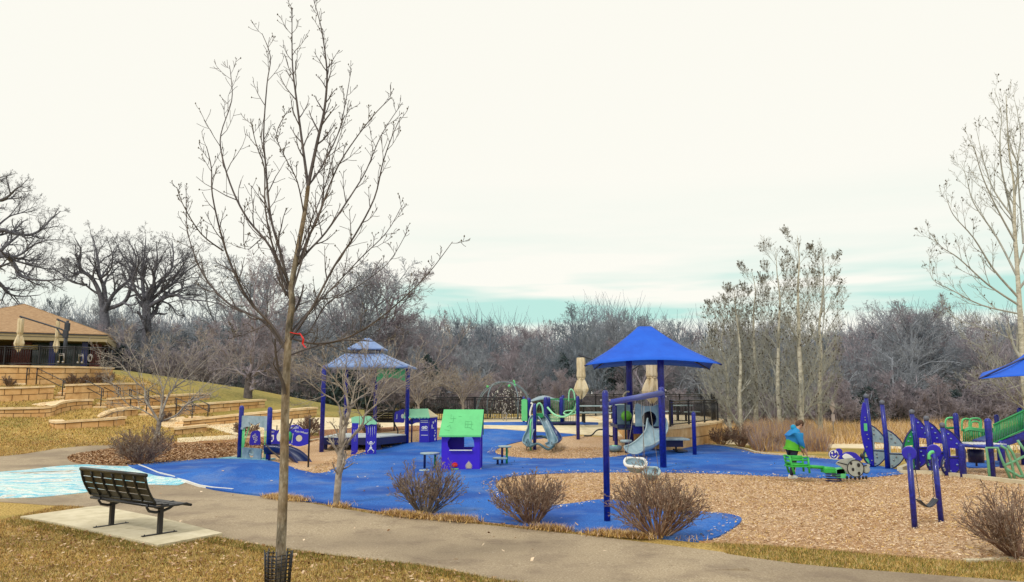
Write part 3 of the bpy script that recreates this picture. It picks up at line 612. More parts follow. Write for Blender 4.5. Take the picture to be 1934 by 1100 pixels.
# oaks behind the pavilion
CK = [(0, .2, .06, 9, 50, .52, .14, 5.0), (7, .19, .08, 6, 46, .52, .18), (5, .22, .07, 5, 44, .52, .15), (4, .22, .05, 4, 42, .5, .12), (3, .22, .02, 0, 0, 0, 0)]
def o4(*p): return cr(p, 0, 320, 3.666)
def oak(label, px0, Y, limbs, seed, nm=1):
    b = AT(px0, 650, Y); z = H(b.x, Y); base = (b.x, Y, z); pb = [(967 + b.x / Y * F, 700)]
    P0 = [(px0, 745 - (z - CZ) / Y * F)] + limbs[0][0]
    traced('oak_tree', label, 'tree', base, Y, [(P0, limbs[0][1], limbs[0][2], 0)] + limbs[1:], .4, CK, (M['oak'], M['oak']), seed, 1, .0065, nm)
oak('huge dark oak at the left frame edge behind the pavilion', -95, 66, [(o4((-350, 1100), (-330, 900), (-300, 700)), .62, .5), (o4((-310, 800), (-150, 640), (0, 590), (60, 610), (110, 680), (160, 745), (300, 770), (420, 760)), .4, .05, -2),
 (o4((-300, 720), (-150, 520), (0, 425), (80, 440), (200, 455), (280, 420), (350, 350), (420, 290)), .32, .03, 2), (o4((-300, 700), (-200, 400), (-80, 250), (40, 200), (120, 130), (160, 120)), .28, .03, -3), (o4((-300, 700), (-280, 400), (-160, 150), (-40, 60), (20, 90)), .28, .03, 2),
 (o4((-300, 780), (-120, 720), (0, 790), (60, 860), (150, 880), (280, 870)), .25, .03, 3), (o4((0, 590), (120, 600), (240, 520), (340, 490), (450, 490)), .14, .02, -2), (o4((60, 620), (200, 660), (330, 690), (470, 680)), .12, .02, 2), (o4((-60, 430), (60, 330), (150, 300), (260, 250)), .12, .02, 3)], 31, 1.25)
oak('dark crooked oak, left one of the two behind the pavilion roof', 203, 65, [(o4((730, 1130), (720, 1000), (725, 960)), .42, .34), (o4((715, 980), (690, 860), (640, 760), (570, 700), (540, 640), (560, 560), (520, 480)), .24, .03, -1.5), (o4((730, 960), (720, 820), (690, 740), (680, 640), (660, 540), (640, 460)), .24, .03, 1),
 (o4((735, 960), (790, 860), (900, 760), (910, 700), (850, 600), (800, 500)), .2, .03, 2), (o4((735, 970), (860, 920), (905, 820), (930, 720), (940, 600), (880, 480)), .22, .03, -1), (o4((600, 800), (500, 780), (420, 720), (380, 700)), .12, .03, 1.5), (o4((565, 700), (500, 720), (430, 640)), .1, .02, -2), (o4((690, 760), (760, 700), (780, 600), (740, 480)), .12, .02, -2)], 32, 1.15)
oak('dark wide oak, right one of the two behind the pavilion roof', 277, 64, [(o4((1015, 1130), (1015, 1000), (1010, 900)), .4, .33), (o4((1010, 940), (990, 820), (985, 700), (1000, 600), (1010, 470)), .22, .03, 1), (o4((1012, 920), (1060, 820), (1070, 720), (1090, 630), (1080, 500)), .2, .03, -1.5),
 (o4((1014, 960), (1100, 910), (1200, 870), (1300, 900), (1400, 910), (1520, 930)), .22, .03, -1), (o4((1014, 940), (1100, 860), (1200, 790), (1300, 700), (1400, 640)), .2, .03, 2), (o4((1012, 930), (1100, 800), (1180, 700), (1200, 600), (1190, 490)), .18, .03, 1), (o4((1010, 930), (950, 860), (920, 760), (960, 640), (930, 520)), .16, .03, -2),
 (o4((1150, 880), (1280, 820), (1400, 800), (1500, 840)), .12, .02, 2), (o4((1100, 860), (1240, 700), (1330, 560)), .12, .02, -2), (o4((1110, 910), (1180, 940), (1220, 1000), (1250, 1020)), .1, .02, 1)], 33, 1.15)
# aspens
CA = [(0, .06, .09, 15, 38, .34, .08, 4.2), (7, .07, .15, 6, 36, .44, .15), (4, .12, .12, 4, 36, .5, .15), (3, .14, .08, 0, 0, 0, 0)]
CB = [(0, .05, .10, 11, 34, .38, .12, 3.4), (7, .06, .15, 5, 34, .45, .2), (4, .10, .12, 3, 38, .5, .2), (3, .14, .06, 0, 0, 0, 0)]
for i, (bx, by, pts, ex, lab) in enumerate([
 (1305, 806, [(1305, 806), (1304, 760), (1300, 700), (1302, 640), (1298, 560), (1294, 500), (1290, 470)], None, None),
]): pass
def aspen(bx, Y, top, lab, seed, lean=0, w_=1.0, extra=()):
    b = AT(bx, 800, Y); z = H(b.x, Y); by = 745 - (z - CZ) * F / Y; base = (b.x, Y, z); rng = random.Random(seed)
    P = [(bx + lean * t + rng.uniform(-3, 3) * (t > 0), by + (top - by) * t) for t in (0, .12, .28, .45, .6, .75, .88, 1)]; P = [(a_ + rng.uniform(-4, 4) * (i_ > 3), b_) for i_, (a_, b_) in enumerate(P)]
    lm = [(P, .15 * w_, .007, 0)] + [(q, .05, .008, dy) for q, dy in extra]
    for j in range(17):
        t = .05 + .054 * j; k = 1 if j % 2 else -1; x0 = bx + lean * t; y0 = by + (top - by) * t; s = rng.uniform(.7, 1.2)
        lm.append(([(x0, y0), (x0 + k * 20 * s, y0 - 28 * s), (x0 + k * 40 * s * (1 - t * .5), y0 - 70 * s * (1 - t * .6)), (x0 + k * 54 * s * (1 - t * .55), y0 - 120 * s * (1 - t * .75))], .032 * (1.2 - t), .006, rng.uniform(-1.5, 1.5)))
    traced('aspen_tree', lab, 'tree', base, Y, lm, .1, CA, (M['aspen'], M['aspentwig']), seed, 1, .0048, 1.05, buds=(330, .036, False))
aspen(1402, 38, 548, 'leftmost pale aspen of the cluster right of the blue canopy', 41, -12)
aspen(1432, 38.5, 512, 'slim pale aspen, second from left in the cluster', 42, -10)
aspen(1472, 37, 475, 'pale aspen with spotted trunk in the middle of the cluster, left of the person', 43, -4)
aspen(1512, 36, 445, 'tallest pale aspen of the cluster, right behind the person', 44, -2, 1.25, extra=[([(1514, 770), (1530, 715), (1548, 660), (1556, 600), (1555, 520), (1552, 470)], .4), ([(1513, 780), (1535, 765), (1560, 762), (1580, 772)], 1.0), ([(1512, 790), (1490, 760), (1470, 745)], -1.0)])
aspen(1548, 40, 475, 'rightmost pale aspen of the cluster, leaning away from the others', 45, 8)
aspen(1380, 41, 590, 'short thin aspen at the left fringe of the cluster', 46, -20, .8)
# big cottonwood at the right edge
b = AT(1950, 800, 30); z = H(b.x, 30)
lm = [([(1950, 850), (1940, 760), (1932, 690), (1927, 600), (1922, 520), (1916, 430), (1915, 350), (1905, 280), (1900, 180)], .17, .012, 0)]
def c6(*p): return cr(p, 1700, 150, 1.803)
lm += [(c6((400, 620), (390, 520), (370, 420), (345, 300), (340, 200), (345, 120), (320, 30)), .06, .006, 1), (c6((400, 740), (320, 650), (250, 540), (180, 460), (155, 390)), .05, .006, -1), (c6((402, 680), (330, 540), (250, 420), (225, 330), (205, 290)), .045, .006, 1.5), (c6((405, 770), (300, 700), (200, 610), (140, 570), (95, 515)), .045, .006, -.8),
 (c6((410, 800), (280, 770), (180, 720), (110, 680), (100, 610)), .04, .006, 1), (c6((395, 560), (330, 440), (280, 330), (250, 230), (225, 240)), .04, .006, -1.5), (c6((385, 470), (320, 380), (285, 280), (260, 170)), .04, .006, .5), (c6((390, 400), (400, 300), (370, 200), (360, 60)), .04, .006, -1), (c6((420, 560), (400, 300), (410, 180), (385, 50)), .04, .006, 1.5),
 (c6((420, 900), (320, 860), (230, 830), (150, 800)), .03, .006, .5), (c6((425, 1090), (350, 1000), (300, 930), (200, 870)), .03, .006, -.5), ([(1945, 780), (1925, 765), (1905, 745), (1880, 700), (1850, 670)], .035, .006, -1.5), ([(1945, 720), (1900, 735), (1870, 720), (1830, 725)], .025, .006, -2), (c6((400, 640), (440, 500), (450, 300), (440, 100)), .04, .006, 0)]
traced('cottonwood_tree', 'tall pale cottonwood rising past the right frame edge', 'tree', (b.x, 30, z), 30, lm, .2, CB, (M['aspen'], M['aspentwig']), 50, 1, .0055, 1, buds=(300, .03, False))
# small bare redbuds by the railing
for i, (px, py, tp, lab, sc_) in enumerate([(790, 800, 690, 'small bare redbud by the left end of the plaza railing', 1), (874, 797, 700, 'small bare redbud in front of the railing left of the rope dome', .8)]):
    p = G(px, py); rng = random.Random(60 + i); w_ = 60 * sc_
    lm = [([(px, py), (px + 1, py - 20), (px, py - 38)], .06, .045, 0)] + [([(px, py - 34), (px + k * w_ * .3, py - 34 - 25), (px + k * w_ * .75, py - 34 - (py - 34 - tp) * .6), (px + k * w_, tp + abs(k) * 18)], .03, .006, rng.uniform(-1, 1)) for k in (-1, -.55, -.15, .3, .7, 1.05)]
    traced('redbud_tree', lab, 'tree', tuple(p), p.y, lm, .06, CO, (M['orntwig'], M['orntwig']), 60 + i, 1, .006, .8)
# ---------------------------------------------------------------- shrubs
M['tips'] = pm('pale_shrub_tips', [(.09, .05, .035), (.24, .165, .12), (.52, .42, .32)], 7, .9, 0)
def shrub(label, bx, by, wpx, hpx, mat, seed, n=46, group=None, minr=.0035, name='bare_shrub'):
    p = G(bx, by); s = PPM(p); w_ = wpx / 2 / s * 1.12; h = hpx / s * 1.02; rng = random.Random(seed); S = {}
    C = [(7, .05, .05, 6, 27, .44, .25), (5, .08, .06, 4, 30, .45, .2), (4, .11, .04, 2, 36, .5, .2), (3, .12, 0, 0, 0, 0, 0)]
    for i in range(n):
        a = rng.uniform(0, 6.28); f = math.sqrt(rng.random()); tx = w_ * f * math.cos(a) * .88; ty = w_ * f * math.sin(a) * .88; th = h * (1 - .42 * f * f) * rng.uniform(.72, .95) * (.9 + .16 * math.sin(2 * a + seed) + .08 * math.sin(5 * a + seed * 2))
        d = Vector((tx, ty, th)); L = d.length * .92
        grow(S, 0, Vector((math.cos(a) * .07 * f, math.sin(a) * .07 * f, -.02)), Vector((tx, ty, th * .8)), L, .0125 * (h ** .5), C, rng)
    o = thing(name, label, 'shrub', p, 0, group)
    for nm, lv, mt in (('stems', (0, 1), mat), ('twigs', (2, 3), M['tips'])):
        V, Fq = tubes_np([(q, [max(x, minr) for x in r]) for l in S if l in lv for q, r in S[l]], 4); np_mesh(nm, V, Fq, mt, o, smooth=True)
    return o
shrub('vase-shaped bare shrub at the path edge left of the purple playhouse door side', 803, 974, 142, 122, M['shrub2'], 71, 40)
shrub('vase-shaped bare shrub at the path edge in front of the round stools', 1003, 992, 152, 118, M['shrub'], 72, 46)
shrub('broad bare shrub right beside the near blue swing post', 1243, 1017, 190, 148, M['shrub'], 73, 50)
shrub('bare reddish shrub cut by the right frame edge', 1926, 1056, 210, 160, M['shrub'], 74, 46)
shrub('bushy reddish shrub at the foot of the left ornamental tree', 266, 878, 118, 85, M['shrub'], 75, 60, minr=.005)
for i, (x, y, w_, h, lab) in enumerate([(583, 824, 58, 50, 'round bare shrub behind the blue wheel panels'), (463, 824, 50, 34, 'low bare shrub behind the tall blue post of the small slide'), (700, 822, 40, 26, 'low bare shrub behind the stage'), (312, 797, 22, 22, 'tiny bare shrub on the second stone tier')]):
    shrub(lab, x, y, w_, h, M['shrub'], 80 + i, 26, minr=.008)
for i, (x, y, lab) in enumerate([(16, 731, 'leftmost twiggy shrub below the pavilion wall'), (135, 727, 'twiggy shrub below the pavilion wall beside the stairs'), (163, 726, 'twiggy shrub below the pavilion wall, second after the stairs'), (184, 725, 'twiggy shrub below the pavilion wall, third after the stairs'), (206, 725, 'twiggy shrub at the right end of the pavilion wall')]):
    shrub(lab, x, y, 22, 24, M['shrub'], 90 + i, 14, minr=.012)
# ---------------------------------------------------------------- blades, chips, tall grass
def blades(name, label, region, n, mats, hmin, hmax, wid, seed, lean=.8, keep=None, density=None, off=0, wts=None, flat=False):
    rng = np.random.default_rng(seed); out = []; x0, x1, y0, y1 = region
    while len(out) < n:
        x, y = rng.uniform(x0, x1), rng.uniform(y0, y1)
        if abs(x) > .74 * y + 1: continue
        if keep is None or keep(x, y): out.append((x, y, H(x, y) + off))
    P = np.array(out); m = len(P); a = rng.uniform(0, 6.28, m); h = rng.uniform(hmin, hmax, m)
    if flat:
        d = np.stack([np.cos(a), np.sin(a), rng.normal(0, .25, m)], 1) * h[:, None] / 2; sd_ = np.stack([-np.sin(a), np.cos(a), rng.normal(0, .5, m)], 1) * (wid * rng.uniform(.5, 1.4, m))[:, None]
        P[:, 2] += rng.uniform(0, .02, m)
        V = np.stack([P - d - sd_, P + d - sd_ * .8, P + d * .8 + sd_, P - d * .9 + sd_], 1).reshape(-1, 3); Fq = np.arange(m * 4).reshape(-1, 4)
    else:
        if hmax > .8: h = h * (.40 + .5 * np.abs(np.sin(P[:, 0] * .8 + 1.5 * np.sin(P[:, 1] * .9))) + .2 * np.sin(P[:, 0] * 2.3 + P[:, 1]))
        l = rng.uniform(.2, 1, m) * lean; tip = np.stack([np.cos(a) * l * h, np.sin(a) * l * h, h * np.sqrt(np.maximum(.05, 1 - l * l * .8))], 1); b = rng.uniform(0, 6.28, m)
        sd_ = np.stack([np.cos(b), np.sin(b), 0 * b], 1) * wid
        V = np.stack([P - sd_, P + sd_, P + tip], 1).reshape(-1, 3); Fq = np.arange(m * 3).reshape(-1, 3)
    return tag(np_mesh(name, V, Fq, mats, fm=rng.choice(len(mats), m, p=wts)), label, kind='stuff')
PADP = GP([(38, 981), (185, 960), (420, 1013), (298, 1036)], 1)
def on_lawn(x, y): return not inpoly(x, y, PATH) and not inpoly(x, y, PADP)
GM = [M['straw'], M['brownblade'], M['greenblade'], M['leaf']]
blades('grass', 'matted dormant grass blades in the foreground', (-9, 1.5, 8.2, 16), 130000, GM, .02, .055, .0035, 1, 1.0, on_lawn, wts=[.40, .34, .14, .12])
blades('grass', 'greener grass fringe along the path and the concrete pad', (-9, 2, 8.2, 15), 16000, [M['greenblade'], M['straw'], M['brownblade']], .03, .065, .004, 21, 1.0, lambda x, y: on_lawn(x, y) and (inpoly(x, y + .4, PATH) or inpoly(x + .1, y + .35, PADP)), wts=[.6, .25, .15])
blades('grass', 'dormant grass below the stone walls at the left', (-27, -6, 23, 33), 42000, GM, .03, .09, .008, 2, 1.0, lambda x, y: on_lawn(x, y) and y > 24 and not inpoly(x, y, MULCH) and y < 33, wts=[.5, .3, .1, .1])
blades('grass', 'dry straw grass on the terraces between the stone walls', (-34, -8, 32, 46), 60000, GM, .04, .10, .014, 12, 1.0, lambda x, y: x < -22 + (46 - y) * 1.0, wts=[.52, .26, .12, .1])
blades('grass', 'green and straw grass strip between the mulch and the path at the right', (3, 11, 8, 14.5), 30000, GM, .02, .07, .0035, 3, 1, lambda x, y: on_lawn(x, y) and not inpoly(x, y, MULCH), wts=[.38, .14, .42, .06])
EDGE = GP([(520, 941), (640, 957), (760, 975), (900, 987), (1080, 1005), (1250, 1019), (1330, 1024)], 8, False)
def tufts():
    rng = random.Random(8); out = []
    while len(out) < 9000:
        i = rng.randrange(len(EDGE)); x, y = EDGE[i]; g = math.sin(i * .9) + math.sin(i * .37 + 1)
        if g < -.1 + rng.random() * .7: continue
        out.append((x + rng.gauss(0, .12), y + rng.gauss(-.1, .10)))
    return out
tf = tufts(); it = iter(range(10**9))
def tuft_obj():
    rng = np.random.default_rng(4); P = np.array([(x, y, H(x, y) + .03) for x, y in tf]); m = len(P); a = rng.uniform(0, 6.28, m); h = rng.uniform(.05, .16, m); l = rng.uniform(.3, 1.1, m)
    tip = np.stack([np.cos(a) * l * h, np.sin(a) * l * h, h * .7], 1); sd_ = np.stack([-np.sin(a), np.cos(a), 0 * a], 1) * .006
    V = np.stack([P - sd_, P + sd_, P + tip], 1).reshape(-1, 3)
    tag(np_mesh('dry_tufts', V, np.arange(m * 3).reshape(-1, 3), [M['straw'], M['brownblade'], M['leaf']], fm=rng.choice(3, m, p=[.5, .22, .28])), 'straggly dry grass tufts along the edge between path and blue rubber', kind='stuff')
tuft_obj()
RUBp = RUB; BED = GP([(128, 868), (150, 858), (215, 848), (300, 838), (445, 829), (560, 824), (600, 826), (600, 833), (520, 850), (445, 863), (300, 877), (235, 882), (160, 878)], 3)
blades('mulch_chips', 'loose wood chips scattered over the mulch', (-6, 15, 9, 30), 130000, [M['chip1'], M['chip2'], M['straw'], M['leaf']], .02, .06, .0045, 5, keep=lambda x, y: inpoly(x, y, MULCH) and not inpoly(x, y, RUBp), off=.028, wts=[.36, .36, .18, .10], flat=True)
blades('fallen_leaves', 'fallen leaves and debris on the litter bed', (-18, -6, 21, 32), 16000, [M['leaf'], M['brownblade'], M['chip2']], .04, .10, .014, 6, keep=lambda x, y: inpoly(x, y, BED) , off=.04, wts=[.4, .35, .25], flat=True)
blades('fallen_leaves', 'single dead leaves lying on the foreground lawn', (-8, 1, 8.4, 15), 2200, [M['leaf'], M['chip2'], M['brownblade']], .025, .06, .010, 7, keep=on_lawn, off=.02, wts=[.5, .3, .2], flat=True)
def rub_edge(x, y): return inpoly(x, y, RUBp) and any(inpoly(x + dx, y + dy, MULCH) and not inpoly(x + dx, y + dy, RUBp) for dx, dy in ((.35, 0), (-.35, 0), (0, .45), (0, -.45)))
blades('mulch_chips', 'stray wood chips kicked onto the edges of the blue rubber', (-6, 12, 10, 30), 1500, [M['chip1'], M['chip2'], M['straw']], .03, .06, .008, 31, keep=rub_edge, off=.055, flat=True)
blades('path_debris', 'small leaves and chips dropped on the path and blue rubber', (-9, 10, 10, 26), 150, [M['leaf'], M['chip1'], M['brownblade']], .03, .07, .014, 8, keep=lambda x, y: inpoly(x, y, PATH) or inpoly(x, y, RUBp), off=.055, wts=[.4, .4, .2], flat=True)
def clump(x, y): return .5 + .5 * math.sin(x * 1.7 + 1.3 * math.sin(y * 1.1)) * math.sin(y * 1.9 + x * .6)
rngC = random.Random(77)
def prairie(x, y): return ((y > 34.4 and x > 12.2 + (y - 34) * .03) or (y > 29.6 and y < 31 and x > 14 and rngC.random() < .25)) and rngC.random() < .25 + clump(x, y)
blades('tall_dry_grass', 'tall tan prairie grass in front of the far wood', (11, 42, 29, 52), 52000, [M['straw'], M['chip1'], M['chip2']], .30, 1.05, .014, 9, .9, prairie, wts=[.5, .25, .25])
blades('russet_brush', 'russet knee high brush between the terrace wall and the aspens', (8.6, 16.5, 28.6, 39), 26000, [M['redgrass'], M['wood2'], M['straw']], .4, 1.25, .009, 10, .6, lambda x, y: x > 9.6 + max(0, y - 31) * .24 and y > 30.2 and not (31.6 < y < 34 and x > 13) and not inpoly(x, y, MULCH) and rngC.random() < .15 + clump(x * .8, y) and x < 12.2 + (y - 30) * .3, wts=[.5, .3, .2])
for i_, (px_, py_, w_, h_, lb_) in enumerate([(1362, 842, 50, 42, 'russet bare bush at the foot of the curved terrace wall'), (1400, 846, 46, 48, 'russet bare bush under the left fringe of the aspens'), (1450, 850, 44, 36, 'low russet bush behind the blue surface left of the person'), (1335, 836, 36, 30, 'small russet bush beside the slide tower platform post')]):
    shrub(lb_, px_, py_, w_, h_, M['redgrass'], 120 + i_, 34, minr=.006)
# ================================================================ built things
def W2L(root, p): return root.matrix_world.inverted() @ p
def dirz(a, b): return math.atan2(b.y - a.y, b.x - a.x)
# ---- bench in the foreground
a, b = G(197, 1000), G(290, 1018); mid = (a + b) / 2; sep_ = (b - a).length
def park_bench(label, loc, rz, L=1.86, off=-.08, sep=1.38, base=True, group=None):
    t = thing('park_bench', label, 'bench', loc, rz, group)
    x0, x1 = off - L / 2, off + L / 2
    mb = MB(); 
    for j in range(5):
        y = -.02 + j * .105; z = .445 + .018 * math.cos(j * 1.3) - (.03 if j == 4 else 0); mb.box((off, y, z), (L, .088, .022))
    mb.tube([(x0, .50, .40), (x1, .50, .40)], .022, 8); mb.tube([(x0, -.09, .44), (x1, -.09, .44)], .022, 8)
    for x in (x0, x0 + .36, off, x1 - .36, x1): mb.tube([(x, -.09, .43), (x, .08, .432), (x, .28, .425), (x, .42, .435), (x, .50, .40)], .016, 6)
    mb.build('seat', M['black'], t)
    def bk(u): return -.10 - .17 * u - .03 * math.sin(u * 3), .50 + .40 * u
    mb = MB()
    for j in range(4):
        u0 = .03 + j * .245; y0_, z0_ = bk(u0); y1_, z1_ = bk(u0 + .215)
        for k, (xa, xb) in enumerate([(x0 + L * q / 6 + .012, x0 + L * (q + 1) / 6 - .012) for q in range(6)]):
            v = [(xa, y0_, z0_), (xb, y0_, z0_), (xb, y1_, z1_), (xa, y1_, z1_)]; v += [(x, y + .012, z + .004) for x, y, z in v]
            mb._add(v, [(0, 1, 2, 3), (7, 6, 5, 4), (0, 4, 5, 1), (1, 5, 6, 2), (2, 6, 7, 3), (3, 7, 4, 0)])
    for q in range(7):
        x = x0 + L * q / 6; mb.tube([(x, bk(u / 5)[0] - .006, bk(u / 5)[1]) for u in range(6)], .019, 6)
    mb.tube([(x0 - .02, *bk(1.03)), (x1 + .02, *bk(1.03))], .03, 10); mb.tube([(x0, *bk(-.02)), (x1, *bk(-.02))], .022, 8)
    mb.build('backrest', pm('bench_slats', [(.008, .008, .010), (.018, .018, .016), (.035, .035, .026)], 6, .35, .1, 40), t)
    for s in (-1, 1):
        x = s * sep / 2; mb = MB(); mb.box((x, .1, .2), (.062, .062, .40))
        for q in range(-1, 2, 2): pass
        mb.tube([(x, -.10, .47), (x, -.13, .42), (x, -.09, .36), (x, .02, .33), (x, .12, .335), (x, .24, .37), (x, .33, .42)], .021, 8)
        mb.tube([(x, -.02, .44), (x, .0, .40), (x, .05, .385), (x, .12, .40), (x, .14, .43)], .012, 6)
        if base:
            mb.box((x, .10, .008), (.05, .56, .012)); mb.post(x, -.14, 0, .03, .009, 6); mb.post(x, .34, 0, .03, .009, 6)
        mb.build('leg', M['black'], t)
    return t
park_bench('black slatted metal bench seen from behind on the pale concrete pad', (mid.x, mid.y, mid.z + .05), dirz(a, b))
# ---- small slide on the mound
def post_obj(root, x, y, h, r, mat=None, z0=0, name='post', n=14): return MB().post(x, y, z0, h, r, n).build(name, mat or M['blue'], root)
p0 = G(452, 868); p1 = G(506, 872); rz = dirz(p0, p1); D = (p1 - p0).length; s = PPM(p0)
t = thing('toddler_slide', 'small toddler slide with two blue posts and grey arch on the blue mound', 'slide', p0, rz)
h0 = ZT(452, 766, p0) - p0.z; h1 = ZT(506, 769, p1) - p0.z
MB().post(0, 0, -.1, h0, .082, 16).build('post', M['blue'], t); MB().post(D, 0, -.1, h1, .082, 16).build('post', M['blue'], t)
zt = ZT(478, 785, p0) - p0.z; zb = ZT(478, 809, p0) - p0.z; ph = zt - zb
out = [(.06, zb), (.06, zt - .02), (.12, zt), (D - .12, zt), (D - .06, zt - .02), (D - .06, zb), (D - .22, zb), (D - .24, zb + .05)] + [(D * .66, zb + .07), (D * .70, zb + .22), (D * .5, zb + .12), (D * .30, zb + .22), (D * .34, zb + .07)] + [(.26, zb + .05), (.22, zb)]
MB().prism(out, .06).prism([(.05, zb - .04), (.05, zb + .04), (.2, zb + .04), (.2, zb - .04)], .09).prism([(D - .2, zb - .04), (D - .2, zb + .04), (D - .05, zb + .04), (D - .05, zb - .04)], .09).build('arch_panel', M['greyp'], t)
for x in (.12, .17, .22, D - .22, D - .13): MB().tube([(x, 0, .02), (x, 0, zb - .02)], .016, 8).build('hand_rail', M['mint'], t)
MB().tube([(.22, 0, .02), (.19, 0, .3), (.26, 0, .6), (.36, .1, zb + .1)], .014, 8).build('hand_rail', M['mint'], t)
mb = MB(); zc = .33
def trough(u, v): 
    a = math.pi * v; return (D * .5 + .20 * math.cos(a) * (1 - .1 * u), -.02 + .30 * (1 - u) - .06, zc + .05 - .22 * math.sin(a) * (.6 + .4 * u))
mb.surf(trough, 8, 12); mb.prism([(.26, .02), (.26, .40), (.32, .42), (D - .32, .42), (D - .26, .40), (D - .26, .02)], .03, [circ(D * .5, .24, .15, 16, .14)], y=-.08)
mb.build('chute_entry', M['slide'], t, solid=.012)
# navy chute running to the right, down the mound
e = W2L(t, Vector((0, 0, 0))); bpy.context.view_layer.update()
def wl(px, py, Y): return t.matrix_world.inverted() @ AT(px, py, Y)
path = [wl(503, 842, p1.y), wl(530, 843, p1.y - .05), wl(553, 851, p1.y - .2), wl(568, 864, p1.y - .4), wl(578, 880, p1.y - .65), wl(585, 891, p1.y - .9)]
P = [Vector(q) for q in cat_rom([tuple(q) for q in path], 4, False)]
mb = MB()
def chute(u, v):
    i = min(int(u * (len(P) - 1)), len(P) - 2); f = u * (len(P) - 1) - i; q = P[i].lerp(P[i + 1], f); d = (P[i + 1] - P[i]).normalized(); sdv = d.cross(Vector((0, 0, 1))).normalized(); up = sdv.cross(d)
    a = math.pi * (1 + v); return q + sdv * .24 * math.cos(a) + up * (.30 * math.sin(a) + .02)
mb.surf(chute, 24, 12); mb.build('chute', M['navyslide'], t, solid=.02)
mb = MB(); mb.tube([chute(i / 20, 0) for i in range(21)], .018, 6); mb.tube([chute(i / 20, 1) for i in range(21)], .018, 6); mb.build('chute_rim', M['navy'], t)
# ---- blue play panels behind it
def text_obj(txt, size, mat, parent, loc, rot=(math.pi / 2, 0, 0), ext=.003, align='CENTER'):
    c = bpy.data.curves.new('lettering', 'FONT'); c.body = txt; c.size = size; c.extrude = ext; c.align_x = align; c.align_y = 'CENTER'
    o = bpy.data.objects.new('tmp', c); COL.objects.link(o); dg = bpy.context.evaluated_depsgraph_get(); me = bpy.data.meshes.new_from_object(o.evaluated_get(dg)); bpy.data.objects.remove(o)
    me.materials.clear(); me.materials.append(mat); n = bpy.data.objects.new('lettering', me); COL.objects.link(n); n.parent = parent; n.location = loc; n.rotation_euler = rot; return n
def face_thing(name, label, cat, bx, by, yaw=0, group=None):
    p = G(bx, by); root = thing(name, label, cat, p, yaw, group); s = PPM(p)
    def q(px, py): return ((px - bx) / s, (by - py) / s)      # photo offsets turned into metres on the thing's own front plane
    return root, p, s, q
t, p, s, q = face_thing('wheel_panel', 'blue wavy activity panel with a round tan wheel and white lettering beside the black post', 'play panel', 582, 884)
MB().post(0, 0, -.1, q(0, 792)[1], .028, 10).build('post', M['black'], t)
o_ = [q(*a) for a in [(539, 843), (541, 836), (540, 812), (543, 807), (550, 804), (558, 804), (565, 808), (571, 812), (580, 812), (582, 820), (581, 834), (583, 838), (574, 842), (562, 844), (552, 842), (546, 839)]]
hx, hz = q(563, 829)
MB().prism(cat_rom(o_, 3), .03, [circ(hx, hz, 6.2 / s, 18)]).build('panel', M['panelblue'], t)
MB().prism(circ(hx, hz, 6 / s, 18), .025).build('wheel', M['cream'], t)
MB().sph((*[q(546, 825)[0]], -.05, q(0, 825)[1]), (.07, .06, .14)).build('ball', M['green'], t)
lx, lz = q(554, 809.5); text_obj('RAIN', .105, M['white'], t, (lx, -.022, lz), (math.pi / 2, -.08, 0)); lx, lz = q(567, 817.5); text_obj('Rain Wheel', .085, M['white'], t, (lx, -.022, lz), (math.pi / 2, .18, 0))
MB().prism([q(549, 838), q(551, 820), q(552, 820), q(550.4, 838)], .006, y=-.02).build('white_stripe', M['white'], t)
t, p, s, q = face_thing('picture_panel', 'blue activity panel with a small white window behind the right slide post', 'play panel', 520, 842)
MB().prism(cat_rom([q(*a) for a in [(504, 838), (505, 812), (512, 811), (522, 814), (526, 812), (524, 822), (523, 830), (528, 836), (526, 841), (508, 841)]], 3), .03).build('panel', M['panelblue'], t)
MB().prism([q(510, 835), q(510, 822), q(517, 822), q(517, 830), q(514, 835)], .01, [[q(512, 832), q(512, 825), q(515, 825), q(515, 832)]], y=-.02).prism(circ(*q(526, 826), 4 / s, 14, 8 / s), .012, y=-.01).build('white_window', M['white'], t)
lx, lz = q(514, 816.5); text_obj('RO', .10, M['white'], t, (lx, -.022, lz)); post_obj(t, *[0.02, .05], .8, .02, M['black'])
t, p, s, q = face_thing('flower_panel', 'blue activity panel with white flower outline seen through the grey arch', 'play panel', 481, 843)
MB().prism(cat_rom([q(*a) for a in [(472, 842), (473, 820), (478, 815), (489, 815), (491, 828), (490, 842)]], 3), .03).build('panel', M['panelblue'], t)
mb = MB()
for cx, cz in ((478, 825), (481, 822), (484, 826), (480, 829), (484, 831), (482, 835)):
    x, z = q(cx, cz); mb.tube([(x + 1.8 / s * math.cos(i), -.02, z + 1.8 / s * math.sin(i)) for i in range(7)], .008, 5)
mb.build('white_flowers', M['white'], t)
